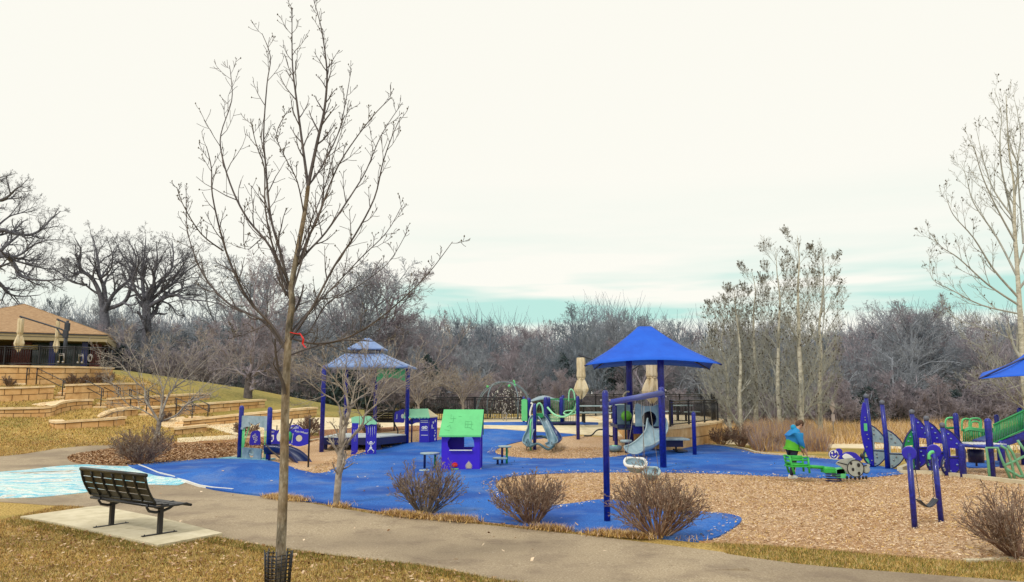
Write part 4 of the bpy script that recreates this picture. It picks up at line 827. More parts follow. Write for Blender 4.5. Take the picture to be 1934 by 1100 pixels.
# ---- stage with grey-blue two-tier roof
pa, pb = G(607, 855), G(768, 839)
c_ = AT(690, 800, (pa.y + pb.y) / 2 + .9); c_.z = H(c_.x, c_.y)
t = thing('shade_shelter', 'small stage shelter under a two-tier grey-blue hip roof on tall blue posts', 'shelter', c_, 0)
def lc(px, py, Y): return AT(px, py, Y) - c_
eY0 = c_.y - 1.45; eY1 = c_.y + 1.45
for (px, top, bot, Y) in ((607, 690, 855, pa.y), (768, 695, 839, pb.y), (708, 690, 790, c_.y + 1.3), (652, 690, 800, c_.y + 1.3)):
    b0 = lc(px, bot, Y); z0 = H(b0.x + c_.x, Y) - c_.z - .05; MB().post(b0.x, b0.y, z0, lc(px, top, Y).z, .085 if Y < c_.y + 1 else .075, 12).build('post', M['blue'], t)
def hip(mb, x0, x1, y0, y1, z0, X0, X1, Y0, Y1, z1, th=.06):
    v = [(x0, y0, z0), (x1, y0, z0), (x1, y1, z0), (x0, y1, z0), (X0, Y0, z1), (X1, Y0, z1), (X1, Y1, z1), (X0, Y1, z1)]; v += [(a, b, c - th) for a, b, c in v[:4]]
    mb._add(v, [(0, 1, 5, 4), (1, 2, 6, 5), (2, 3, 7, 6), (3, 0, 4, 7), (4, 5, 6, 7), (0, 8, 9, 1), (1, 9, 10, 2), (2, 10, 11, 3), (3, 11, 8, 0), (8, 11, 10, 9)])
zl = lc(690, 691, eY0).z; xl = lc(612, 691, eY0).x; xr = lc(770, 691, eY0).x; zt1 = lc(690, 668, c_.y - .5).z
mb = MB(); hip(mb, xl, xr, -1.45, 1.45, zl, lc(652, 668, c_.y - .5).x, lc(722, 668, c_.y - .5).x, -.5, .5, zt1)
for k in range(9):
    x = xl + (xr - xl) * (k + .5) / 9; xt = lc(652, 668, c_.y - .5).x + (lc(722, 668, c_.y - .5).x - lc(652, 668, c_.y - .5).x) * (k + .5) / 9; mb.tube([(x, -1.46, zl + .01), (xt, -.5, zt1 + .012)], .012, 4)
mb.build('lower_roof', M['slateroof'], t)
mb = MB(); z3 = lc(690, 658, c_.y - .7).z; hip(mb, lc(656, 660, c_.y - .7).x, lc(722, 660, c_.y - .7).x, -.7, .7, z3, -.08, .08, -.05, .05, lc(690, 639, c_.y).z, .04); mb.build('upper_roof', M['slateroof'], t)
mb = MB()
for x in (-.45, .45):
    for y in (-.4, .4): mb.tube([(x, y, zt1 - .02), (x, y, z3 + .05)], .03, 6)
mb.build('roof_struts', M['navy'], t)
_g1, _g2 = G(640, 853), G(716, 853)
pl = [(lc(603, 849, pa.y).x - .0, pa.y - c_.y + .3), (_g1.x - c_.x, _g1.y - c_.y), (_g2.x - c_.x, _g2.y - c_.y), (lc(768, 839, pb.y).x, pb.y - c_.y - .1), (lc(740, 832, pb.y + 1).x, pb.y - c_.y + .9), (lc(640, 832, pb.y + 1).x, pb.y - c_.y + .9)]
MB().slab(pl, .10, .36).build('stage_base', M['navy'], t); MB().slab([(x * .985, y * .985) for x, y in pl], .358, .40).build('stage_deck', paint('pale_deck', (.55, .60, .60), .6), t)
for x, y in pl[:4]: MB().box((x * .93, y * .9 + .05, .08), (.14, .14, .32)).build('leg', M['navy'], t)
# green curtain panel
cy_ = pb.y - c_.y - .14; cx0, cx1 = lc(713, 700, pb.y).x, lc(766, 700, pb.y).x; zc1, zc0 = lc(740, 695, pb.y).z, lc(740, 722, pb.y).z; ww, hh = cx1 - cx0, zc1 - zc0
t.scale = (1, 1, 1)
mb = MB(); mb.prism([(cx0, zc0)] + [(cx0, zc1), (cx1, zc1), (cx1, zc0)] + [(cx0 + ww * (1 - a / 12), zc0 + hh * (.02 + .28 * math.sin(math.pi * a / 12) ** .7)) for a in range(1, 12)], .03, y=cy_)
mb.build('curtain_panel', M['mint'], t)
mb = MB()
for k in range(4):
    mb.tube([(cx0 + ww * (.2 + .6 * j / 8), cy_ - .025, zc1 - hh * (.08 + .11 * k * math.sin(math.pi * j / 8))) for j in range(9)], .010, 4)
mb.build('curtain_folds', M['green'], t)
# ---- puppet arch (mint scalloped top, blue jambs with a frog)
t, p, s, q = face_thing('puppet_arch', 'small blue puppet arch with scalloped mint top and white frog on its jamb', 'play panel', 688, 860, .12)
lj = [q(*a) for a in [(666, 864), (664, 862), (664, 800), (676, 800), (676, 853)]]
MB().prism(lj, .05, y=-.12).build('jamb', M['panelblue'], t)
rj = [q(690, 861), q(690, 812)] + [q(*a) for a in [(688, 806), (684, 802), (680, 801), (680, 799), (710, 799), (710, 860)]]
MB().prism(rj, .05).build('jamb', M['panelblue'], t)
top = [q(662, 790)] + [q(*a) for a in [(668, 788), (680, 787), (696, 787), (700, 789), (711, 800), (708, 803), (700, 802), (694, 804), (688, 802), (682, 803), (677, 803), (672, 805), (667, 804), (663, 799)]]
MB().prism(top, .07, y=-.06).build('scalloped_top', M['mint2'], t)
mb = MB()
for x in (694, 698, 702, 706): mb.tube([(q(x, 0)[0], -.03, q(0, 806)[1]), (q(x + .6, 0)[0], -.03, q(0, 818)[1]), (q(x, 0)[0], -.03, q(0, 828 - abs(x - 700))[1])], .006, 4)
for x in (668, 671): mb.tube([(q(x, 0)[0], -.15, q(0, 812)[1]), (q(x + 1.5, 0)[0], -.15, q(0, 834)[1])], .006, 4)
hx, hz = q(700, 838); mb.sph((hx, -.03, hz), (.06, .012, .075)).sph((hx, -.03, hz - .17), (.05, .01, .05)); 
mb.box((hx, -.03, hz - .1), (.03, .012, .08))
for k in (-1, 1): mb.tube([(hx + k * .05, -.03, hz - .05), (hx + k * .10, -.03, hz), (hx + k * .13, -.03, hz + .06)], .01, 4).tube([(hx + k * .03, -.03, hz - .2), (hx + k * .11, -.03, hz - .27), (hx + k * .09, -.03, hz - .34)], .016, 4)
mb.build('frog_drawing', M['white'], t); mb = MB()
for k in (-1, 1): mb.sph((hx + k * .022, -.045, hz + .02), (.012, .006, .018), 8)
mb.tube([(hx - .03, -.045, hz - .03), (hx, -.045, hz - .042), (hx + .03, -.045, hz - .03)], .006, 4); mb.build('frog_face', M['panelblue'], t)
# ---- pretend shop front
t, p, s, q = face_thing('shop_front', 'blue pretend shop booth with mint roof and white masks on its front panel', 'play panel', 808, 838, 0)
MB().prism([q(792, 838), q(792, 787), q(810, 787), q(810, 838)], .05).build('front_panel', M['panelblue'], t)
mb = MB(); mb.M = Matrix.Translation((q(811, 0)[0], 0, 0)) @ Matrix.Rotation(R(48), 4, 'Z'); mb.prism([(0, -.02), (0, 1.02), (.38, 1.04), (.38, .02)], .05); mb.build('side_panel', M['panelblue'], t)
mb = MB(); x0, x1 = q(762, 0)[0], q(812, 0)[0]; ze, zr = q(0, 788)[1], q(0, 773)[1]
mb._add([(x0, -.16, ze), (x1, -.16, ze), (x1 - .12, .22, zr), (x0 + .05, .22, zr - .02), (x0, -.16, ze - .04), (x1, -.16, ze - .04), (x1 - .12, .3, ze - .04), (x0 + .05, .3, ze - .04)], [(0, 1, 2, 3), (4, 7, 6, 5), (0, 4, 5, 1), (1, 5, 6, 2), (2, 6, 7, 3), (3, 7, 4, 0)])
for k in range(8):
    x = x0 + (x1 - x0) * (k + .5) / 8; mb.sph((x, -.16, ze - .03), ((x1 - x0) / 17, .02, .04), 8)
mb.build('mint_roof', M['mint2'], t)
mb = MB(); mb._add([(x1, -.16, ze), (x1 + .30, .22, ze + .02), (x1 + .22, .3, ze + .06), (x1 - .12, .22, zr), (x1, -.16, ze - .04), (x1 + .30, .22, ze - .02)], [(0, 1, 2, 3), (0, 4, 5, 1), (1, 5, 2)]); mb.build('cream_roof_end', M['cream'], t)
mb = MB(); 
for z in (796, 799): mb.prism([q(794, z), q(794, z - 1), q(808, z - 1), q(808, z)], .01, y=-.03)
mb.prism(circ(*q(799, 808.5), 3.2 / s, 12, 2.8 / s), .01, [circ(*q(798, 809), 1.0 / s, 8)], y=-.03).prism(circ(*q(804, 808), 3.2 / s, 12, 3 / s), .012, [circ(*q(805, 808), 1.0 / s, 8)], y=-.033)
for z in (813.5, 823): mb.prism([q(795, z), q(795, z - 1), q(808, z - 1), q(808, z)], .01, y=-.03)
mb.build('white_marks', M['white'], t)
mb = MB(); mb.M = Matrix.Translation((q(811, 0)[0], 0, 0)) @ Matrix.Rotation(R(48), 4, 'Z')
for x, z, w_, h in ((.16, .82, .07, .10), (.27, .88, .05, .12), (.14, .60, .16, .03), (.10, .68, .05, .14), (.26, .50, .05, .06), (.28, .40, .06, .05), (.24, .3, .05, .08), (.27, .16, .05, .12)): mb.prism(circ(x, z, w_ / 2, 8, h / 2), .01, y=-.03)
mb.build('white_tools', M['white'], t); mb = MB(); mb.post(q(777, 0)[0], .05, -.02, ze, .03, 10); mb.build('post', M['navy'], t)
# hanging blue counter
MB().prism(cat_rom([q(*a) for a in [(771, 800), (774, 792), (784, 790), (790, 792), (791, 798), (783, 800), (776, 803)]], 3), .05, y=.1).build('counter_panel', M['panelblue'], t)
# ---- music panel with black frame left of the shelter post
t, p, s, q = face_thing('music_board', 'blue activity panel with a white letter J on a curved black pipe frame', 'play panel', 752, 832, 0)
MB().prism(cat_rom([q(*a) for a in [(744, 797), (745, 780), (750, 778), (758, 774), (763, 774), (762, 784), (763, 798), (754, 799)]], 3), .04).build('panel', M['panelblue'], t)
mb = MB(); mb.tube(cat_rom([(*[q(742, 0)[0]], 0, q(0, 796)[1]), (q(742, 0)[0], 0, q(0, 780)[1]), (q(748, 0)[0], 0, q(0, 766)[1]), (q(758, 0)[0], 0, q(0, 760)[1]), (q(764, 0)[0], 0, q(0, 758)[1])], 4, False), .025, 8)
mb.tube(cat_rom([(q(743, 0)[0], 0, q(0, 798)[1]), (q(747, 0)[0], 0, q(0, 806)[1]), (q(751, 0)[0], 0, q(0, 814)[1]), (q(750, 0)[0], 0, -.02)], 4, False), .028, 8); mb.build('pipe_frame', M['black'], t)
lx, lz = q(749, 787); text_obj('J', .22, M['white'], t, (lx, -.03, lz)); MB().sph((q(760, 0)[0], -.03, q(0, 787)[1]), (.07, .02, .09)).build('white_knob', M['white'], t)
# ---- far black bench
p = G(723, 816)
t = park_bench('black slatted bench facing away on the plaza behind the stage shelter', (p.x, p.y, p.z), R(2), 1.5, 0, .95, False)
# ---- purple playhouse
t, p, s, q = face_thing('playhouse', 'purple-blue toy playhouse with a bright mint shingled roof', 'playhouse', 873, 887, R(-1.5))
hw = 35 / s; dep = .95; zr, ze = q(0, 775)[1], q(0, 821)[1]
win = [q(*a) for a in [(853, 848), (849, 842), (848, 834), (852, 828), (853, 824), (853, 820), (893, 820), (893, 824), (897, 832), (898, 842), (893, 848)]]
wl_ = [(-hw, .0), (-hw, ze + .02)] + [(w[0], w[1]) if w[1] < ze else (w[0], ze + .02) for w in []]
MB().prism([(-hw, 0), (-hw, ze + .05), (hw, ze + .05), (hw, 0)], .04, [[(x + 0, min(z, ze + .0)) for x, z in win]], y=-dep / 2).build('front_wall', M['violet'], t)
MB().prism([(-hw, 0), (-hw, ze + .05), (hw, ze + .05), (hw, 0)], .04, [[(hw * .02, .62), (hw * .02, 1.0), (hw * .72, 1.0), (hw * .72, .62)]], y=dep / 2).build('back_wall', M['violet'], t)
for k in (-1, 1):
    mb = MB(); mb.M = Matrix.Translation((k * hw, 0, 0)) @ Matrix.Rotation(R(90), 4, 'Z')
    mb.prism([(-dep / 2, 0), (-dep / 2, ze + .03), (0, zr - .06), (dep / 2, ze + .03), (dep / 2, 0)], .04, [[(-.28, .02), (-.28, .85), (0, 1.02), (.28, .85), (.28, .02)] if k > 0 else circ(0, .8, .18, 12)]); mb.build('side_wall', M['violet'], t)
mb = MB(); xw0, xw1 = q(833, 0)[0], q(912, 0)[0]; yt = dep / 2 + .14
for k in (-1, 1):
    a0 = Vector((0, k * yt, ze - .01)); a1 = Vector((0, 0, zr)); v = [(xw0, a0.y, a0.z), (xw1 - .02, a0.y, a0.z), (xw1 + .02, 0, a1.z), (xw0 + .06, 0, a1.z)]; v += [(x, y, z - .045) for x, y, z in v]
    mb._add(v, [(0, 1, 2, 3) if k < 0 else (3, 2, 1, 0), (7, 6, 5, 4), (0, 4, 5, 1), (1, 5, 6, 2), (2, 6, 7, 3), (3, 7, 4, 0)])
rf = mb.build('roof', M['mint'], t)
mb = MB()
def rp(px, py):
    u = (ze - q(0, py)[1]) / (ze - zr); f = (q(0, py)[1] - ze) / (zr - ze); return (q(px, 0)[0], -yt * (1 - f) - .004, q(0, py)[1] + .004)
for L_ in ([(852, 784), (852, 792), (862, 792)], [(857, 787), (857, 799), (850, 799)], [(846, 807), (852, 804), (854, 810)], [(880, 797), (892, 797), (892, 808), (880, 808), (880, 797)], [(885, 797), (885, 808)], [(880, 802), (895, 802)], [(866, 788), (872, 788)], [(888, 808), (896, 812)], [(842, 812), (852, 813)]): mb.tube([rp(*a) for a in L_], .003, 4)
mb.build('shingle_lines', paint('dark_mint', (.05, .33, .12), .6), rf)  # shingle outlines drawn in a darker mint
MB().box((q(873, 0)[0], -dep / 2 - .04, q(0, 849)[1]), (42 / s, .12, .025)).build('window_sill', M['white'], t)
mb = MB(); bx_, bz = q(888, 875)
for k in range(7): mb.sph((bx_, -dep / 2 - .025, bz - .10 + k * .032), (.10 * math.sin(1.0 + k * .36) + .01, .016, .013), 10)
mb.build('beehive_mark', M['cream'], t)
mb = MB(); fx, fz = q(862, 877)
for k in range(8): mb.sph((fx + .06 * math.cos(k * .8), -dep / 2 - .03, fz + .05 * math.sin(k * .8) + .02), (.035, .012, .022), 8)
mb.sph((fx, -dep / 2 - .03, fz), (.05, .02, .05)); mb.build('red_flower', M['red'], t)
mb = MB()
for k in range(7): mb.sph((fx - .09 + .03 * k, -dep / 2 - .03, fz - .09 - .01 * (k % 2)), (.022, .012, .016), 8)
mb.build('flower_bed', M['lime'], t)
# ---- stools / tables
def disc_table(label, bx, by, discs, yaw=0):
    t, p, s, q = face_thing('toadstool_table', label, 'play table', bx, by, yaw)
    for (cx, cz, r, legs, dy) in discs:
        x, z = q(cx, cz); tp = MB().lathe([(.001, -.028), (r / s * .96, -.028), (r / s, -.012), (r / s, .008), (r / s * .94, .02), (.001, .02)], 20, (x, dy, z)).build('table_top' if r > 10 else 'seat', M['greyp'], t)
        for lx in legs: MB().post(x + lx / s, dy, -.02, z - .02, .035, 10).build('leg', M['green'] if lx > 0 else M['navy'], t)
    return t
disc_table('pale grey round table with a lower round seat, right of the playhouse', 950, 880, [(953, 845.5, 13, (-5, 4), .35), (944, 866, 14, (-4,), -.05)])
disc_table('pale grey round table behind the left path shrub', 812, 888, [(811, 857.5, 19, (-10, 10), .1), (806, 885, 10, (0,), -.6)])
# ---- double slide climber
t, p, s, q = face_thing('double_slide', 'little slate double slide with blue post and pale green hoop on the mulch island', 'slide', 1012, 851)
post_obj(t, q(1010, 0)[0], 0, q(0, 763)[1], .065)
MB().tube([(q(1002, 0)[0], -.1, -.15), (q(1002, 0)[0], -.1, q(0, 800)[1]), (q(1004, 0)[0], -.05, q(0, 793)[1])], .035, 8).build('green_pole', M['mint'], t)
def slide_run(name, pts, wd, mat, dep_=.12):
    P = [Vector(v) for v in cat_rom(pts, 5, False)]; mb = MB()
    def f(u, v):
        i = min(int(u * (len(P) - 1)), len(P) - 2); g = u * (len(P) - 1) - i; c = P[i].lerp(P[i + 1], g); d = (P[i + 1] - P[i]).normalized(); sv = d.cross(Vector((0, 0, 1))); sv = sv.normalized() if sv.length > .01 else Vector((0, 1, 0)); up = sv.cross(d)
        a = math.pi * (1 + v); return c + sv * wd * math.cos(a) + up * dep_ * math.sin(a)
    mb.surf(f, 26, 9); o = mb.build(name, mat, t, solid=.02); m2 = MB()
    for v in (0, 1): m2.tube([f(i / 25, v) for i in range(26)], .026, 6)
    m2.build('slide_rim', mat, o); return o
def q3(px, py, y): return (q(px, 0)[0], y, q(0, py)[1])
slide_run('chute', [q3(1016, 788, .3), q3(1024, 789, .2), q3(1033, 804, 0), q3(1040, 822, -.2), (q(1043, 0)[0], -.5, q(0, 833)[1]), (q(1036, 0)[0], -.75, q(0, 836)[1])], .17, M['slide'])
slide_run('chute', [q3(1020, 786, .7), q3(1030, 787, .6), q3(1040, 803, .5), q3(1050, 820, .35), (q(1053, 0)[0], .1, q(0, 829)[1]), (q(1049, 0)[0], -.1, q(0, 832)[1])], .17, paint('mid_blue_slide', (.02, .05, .20), .3))
slide_run('chute', [q3(1012, 786, .4), q3(1008, 792, .3), q3(1004, 808, .1), q3(997, 824, -.1), (q(995, 0)[0], -.3, q(0, 834)[1]), (q(999, 0)[0], -.5, q(0, 837)[1])], .16, M['slide'])
mb = MB(); mb.tube(cat_rom([q3(996, 830, -.3), q3(1000, 842, -.6), q3(1015, 836, -.8), q3(1033, 846, -.9), q3(1046, 838, -.6), q3(1052, 826, -.1)], 5, False), .045, 8); mb.tube(cat_rom([q3(1013, 826, .1), q3(1025, 826, .3), q3(1038, 829, .1)], 4, False), .05, 8); mb.build('base_ring', paint('deep_teal_plastic', (.05, .12, .16), .3), t)
MB().tube(cat_rom([q3(1012, 788, .2), q3(1013, 772, .2), q3(1019, 763, .2), q3(1025, 770, .2), q3(1027, 788, .2)], 5, False), .035, 8).build('hoop', M['mint2'], t)
mb = MB(); mb.prism([q(1013, 790), q(1013, 782), q(1026, 782), q(1026, 790)], .5, y=.35); mb.build('top_platform', M['green'], t)
for px, y in ((994, -.2), (1041, -.5), (1048, -.1), (1052, .2), (996, .3)): MB().tube([q3(px, 834, y), q3(px + .5, 849 - y * 3, y)], .014, 6).build('leg', M['black'], t)
# ---- green pipe climber and rails beyond
t, p, s, q = face_thing('pipe_climber', 'blue-post climbing deck with green balusters and looping pale green pipes beyond the double slide', 'play structure', 1040, 804)
for px, top, y, r_ in ((999, 752, .2, .10), (1031, 750, 0, .10), (1037, 751, .3, .09), (1061, 750, .1, .09), (1067, 747, 1.2, .07), (990, 750, 1.2, .06)): post_obj(t, q(px, 0)[0], y, q(0, top)[1], r_)
b0 = G(1092, 831) - p; MB().post(b0.x, b0.y, b0.z - .05, ZT(1092, 748, p + b0) - p.z, .075, 12).build('post', M['blue'], t)
mb = MB(); 
for i in range(17):
    x = q(1036 + i * 3.3, 0)[0]; mb.tube([(x, .5, .12), (x, .5, q(0, 756)[1])], .014, 4)
mb.tube([q3(1036, 755, .5), q3(1090, 755, .5)], .03, 6).tube([q3(1036, 800, .5), q3(1090, 800, .5)], .03, 6); mb.build('green_railing', M['green'], t)
mb = MB(); mb.tube(cat_rom([q3(1034, 770, -.1), q3(1045, 782, -.4), (q(1058, 0)[0], -.6, q(0, 787)[1]), (q(1070, 0)[0], -.6, q(0, 785)[1]), (q(1081, 0)[0], -.7, q(0, 776)[1]), (b0.x - .05, b0.y, q(0, 762)[1])], 5, False), .045, 8)
mb.tube(cat_rom([q3(1064, 781, -.2), q3(1068, 777, -.2), q3(1080, 776, -.3), q3(1088, 779, -.3), q3(1080, 783, -.3), q3(1068, 783, -.3), q3(1064, 781, -.2)], 4, False), .03, 6)
mb.tube(cat_rom([q3(1076, 760, .5), q3(1077, 742, .5), q3(1081, 736, .5), q3(1086, 742, .5), q3(1088, 757, .5)], 5, False), .035, 6)
for k in range(5): mb.tube([q3(1036, 784 + k * 3, .1), q3(1050, 786 + k * 2.4, -.1), q3(1062, 784 + k * 3, .1)], .022, 5)
mb.build('looping_pipes', M['mint2'], t)
MB().prism([q(985, 795), q(985, 756), q(990, 754), q(996, 756), q(996, 796)], .12, y=.1).build('green_panel', M['mint'], t); MB().tube(cat_rom([q3(1002, 762, -.1), q3(1006, 764, -.1), q3(1003, 772, -.1), q3(1001, 784, -.1), q3(1005, 788, -.1)], 4, False), .04, 6).build('white_handle', M['white'], t)
mb = MB(); mb.slab([(q(996, 0)[0], -.2), (q(1092, 0)[0], -.2), (q(1092, 0)[0], 1.4), (q(996, 0)[0], 1.4)], .08, .16); mb.build('deck', M['navy'], t)
# small arched tent roof behind
t2, p2, s2, q2 = face_thing('domed_canopy', 'low arched grey-green canopy peeking over the climbing deck behind the double slide', 'canopy', 1028, 800); p_ = AT(1028, 800, 41); 
t2.location = (p_.x, 41, H(p_.x, 41)); s2 = PPM(t2.location); 
mb = MB(); hw = 34 / s2; z0 = (745 - 759) * -1 / s2
zb_ = AT(1028, 760, 41).z - t2.location.z; zt_ = AT(1028, 748, 41).z - t2.location.z
mb.surf(lambda u, v: ((u - .5) * 2 * hw, (v - .5) * 2.6, zb_ + (zt_ - zb_) * math.sin(math.pi * u) ** 1.3 * (1 - .5 * abs(2 * v - 1) ** 2)), 17, 9); mb.build('arched_roof', M['slide'], t2, solid=.04)
for x in (-hw * .95, hw * .95):
    for y in (-1.1, 1.1): post_obj(t2, x, y, zb_ + .05, .06, M['navy'])
# ---- fences
def fence_run(name, label, cat, pts, h, group=None, post_every=2.4, bal=.115, mat=None, r=.017, z_fn=None, toprails=1):
    """pts world xyz base points"""
    b = Vector(pts[0]); t = thing(name, label, cat, b, 0, group); mat = mat or M['black']
    P = [Vector(p) - b for p in pts]; L = [0]
    for i in range(len(P) - 1): L.append(L[-1] + (P[i + 1] - P[i]).length)
    def at(d):
        d = min(max(d, 0), L[-1])
        for i in range(len(P) - 1):
            if d <= L[i + 1] + 1e-6: return P[i].lerp(P[i + 1], (d - L[i]) / max(1e-6, L[i + 1] - L[i]))
        return P[-1]
    n = max(1, round(L[-1] / post_every))
    for k in range(n):
        d0, d1 = L[-1] * k / n, L[-1] * (k + 1) / n; mb = MB(); m = max(2, int((d1 - d0) / bal))
        for i in range(1, m): q = at(d0 + (d1 - d0) * i / m); mb.tube([q + Vector((0, 0, .08)), q + Vector((0, 0, h - .10))], r, 4)
        seg = [at(d0 + (d1 - d0) * i / 4) for i in range(5)]
        for zz, rr in ((.08, .026), (h - .10, .024), (h, .036)): mb.tube([q + Vector((0, 0, zz)) for q in seg], rr, 5)
        mb.build('fence_panel', mat, t)
    for k in range(n + 1):
        q = at(L[-1] * k / n); mb = MB(); mb.box((q.x, q.y, h / 2 + .02), (.07, .07, h + .06)); mb.M = Matrix.Identity(4); mb.build('fence_post', mat, t)
    return t
def ft(px, Y, z=.91): q = AT(px, 760, Y); return (q.x, Y, z)
fence_run('railing', 'black iron railing at the back of the plaza, left of the rope dome', 'railing', [ft(802, 37.6), ft(840, 38.2), ft(896, 38.4)], 1.12)
fence_run('railing', 'black iron railing curving round the back right of the terrace', 'railing', [ft(1092, 43), ft(1150, 47), ft(1210, 48.5), ft(1262, 48), ft(1310, 46), ft(1340, 43.5), ft(1350, 40.5), ft(1344, 37.5)], 1.28, post_every=2.6)
fence_run('railing', 'black iron railing along the top of the terrace retaining wall', 'railing', [(6.25, 30.75, .93), (7.1, 32.3, .93), (8.0, 33.9, .93), (9.0, 35.8, .93), (9.95, 37.6, .93)], 1.0, bal=.13, r=.012)
# music railing with treble clef
tf_ = fence_run('music_railing', 'dense black railing panel with a silver treble clef in front of the rope dome', 'railing', [ft(898, 38.4), ft(940, 38.5), ft(986, 38.5)], 1.12, bal=.085, post_every=1.6)
b = AT(953, 760, 38.3) - Vector(tf_.location); mb = MB(); S_ = 1 / 37.5
cl = [(953, 789), (950, 792), (953, 795), (957, 792), (955, 780), (953, 772), (952, 766), (955, 763), (957, 767), (954, 774), (949, 779), (949, 786), (954, 788), (958, 784), (956, 780), (952, 781), (952, 785)]
mb.tube(cat_rom([(b.x + (x - 953) * S_, -.02, (793 - y) * S_ + .03) for x, y in cl], 5, False), .022, 6); mb.build('treble_clef', M['steel'], tf_)
# ---- terrace body with retaining wall
edge = cat_rom([(5.2, 30.25), (6.2, 30.4), (7.2, 32.0), (8.2, 33.8), (9.2, 35.6), (10.3, 38.2), (10.9, 41), (11.0, 45), (9.6, 49.4), (5.5, 50.5), (1.5, 49.5)], 3, False)
poly = edge + [(-3.2, 41.5), (-3.2, 38.9), (2.2, 46), (4.4, 46), (4.4, 31.0)]
t = thing('terrace', 'raised curved terrace with tan sandstone retaining wall and pale cap at the right', 'terrace', (0, 0, 0))
poly2 = edge + [(4.6, 50), (4.6, 31.2)]
MB().slab(poly2, -.3, .84).build('retaining_wall', M['stone'], t); MB().slab([(x * 1.006 + .02, y) for x, y in edge] + [(4.55, 50), (4.55, 31.1)], .842, .935).build('terrace_cap', M['cap'], t)
MB().slab([(x - .45, y + .25) for x, y in edge[3:-3]] + [(4.8, 48.5), (4.8, 31.8)], .93, .95).build('terrace_paving', M['plaza'], t)
mb = MB()
for z in (.40,):
    mb.tube([(x + .006, y - .004, z) for x, y in edge[3:-4]], .012, 4)
mb.build('mortar_joints', M['joint'], t)
# ---- geodesic rope dome
Y = 43; c = AT(951, 760, Y); zg = H(c.x, Y); t = thing('rope_dome', 'dark metal arch dome with a speckled climbing net and green joints behind the music railing', 'climbing dome', (c.x, Y, zg))
sY = PPM(Vector((c.x, Y, 1.5))); z1 = AT(951, 722, Y).z - zg; rx = 52 / sY; zc = 0
def arc(a0, dx, dy, n=14): return [(rx * math.cos(math.pi * i / n) * math.cos(a0) + dx * math.sin(math.pi * i / n), rx * math.cos(math.pi * i / n) * math.sin(a0) + dy * math.sin(math.pi * i / n), z1 * math.sin(math.pi * i / n) ** .8) for i in range(n + 1)]
for a0, dx, dy in ((0, 0, -.35), (.12, .15, .35), (1.0, -.25, 0), (2.1, .25, 0)): MB().tube(arc(a0, dx, dy), .034, 6).build('arch', paint('grey_blue_tube', (.14, .19, .22), .4), t)
mb = MB()
for px, py in ((921, 730), (962, 729), (972, 728)): q = AT(px, py, Y - .3) - Vector(t.location); mb.sph(q, .08)
mb.tube([AT(970, 726, Y) - Vector(t.location), AT(972, 721, Y) - Vector(t.location), AT(969, 719, Y) - Vector(t.location)], .05, 6)
mb.build('joints', M['mint'], t)
mb = MB(); rr = random.Random(3)
for k in range(14):
    u = -1 + 2 * (k + .5) / 14
    mb.tube([(rx * .8 * u, -.4 + .3 * math.sin(k), 0), (rx * .62 * u, 0, z1 * .45), (rx * .3 * u, .1, z1 * .8)], .014, 4)
for k in range(9):
    z = z1 * (.08 + .085 * k); w_ = rx * .85 * math.sqrt(max(0, 1 - (z / z1 / .95) ** 2)); mb.tube([(-w_, -.3, z), (0, .2, z - .05), (w_, -.3, z)], .014, 4)
mb.build('net', M['black'], t); mb = MB()
for k in range(150):
    z = z1 * rr.random() * .8; w_ = rx * .8 * math.sqrt(1 - (z / z1) ** 2); x = rr.uniform(-w_, w_) * .9 + .2; mb.box((x, rr.uniform(-.4, .3), z + .05), (.035, .035, .045), rr.random())
cl_ = mb.build('net_clips', M['white'], t); cl_['kind'] = 'stuff'
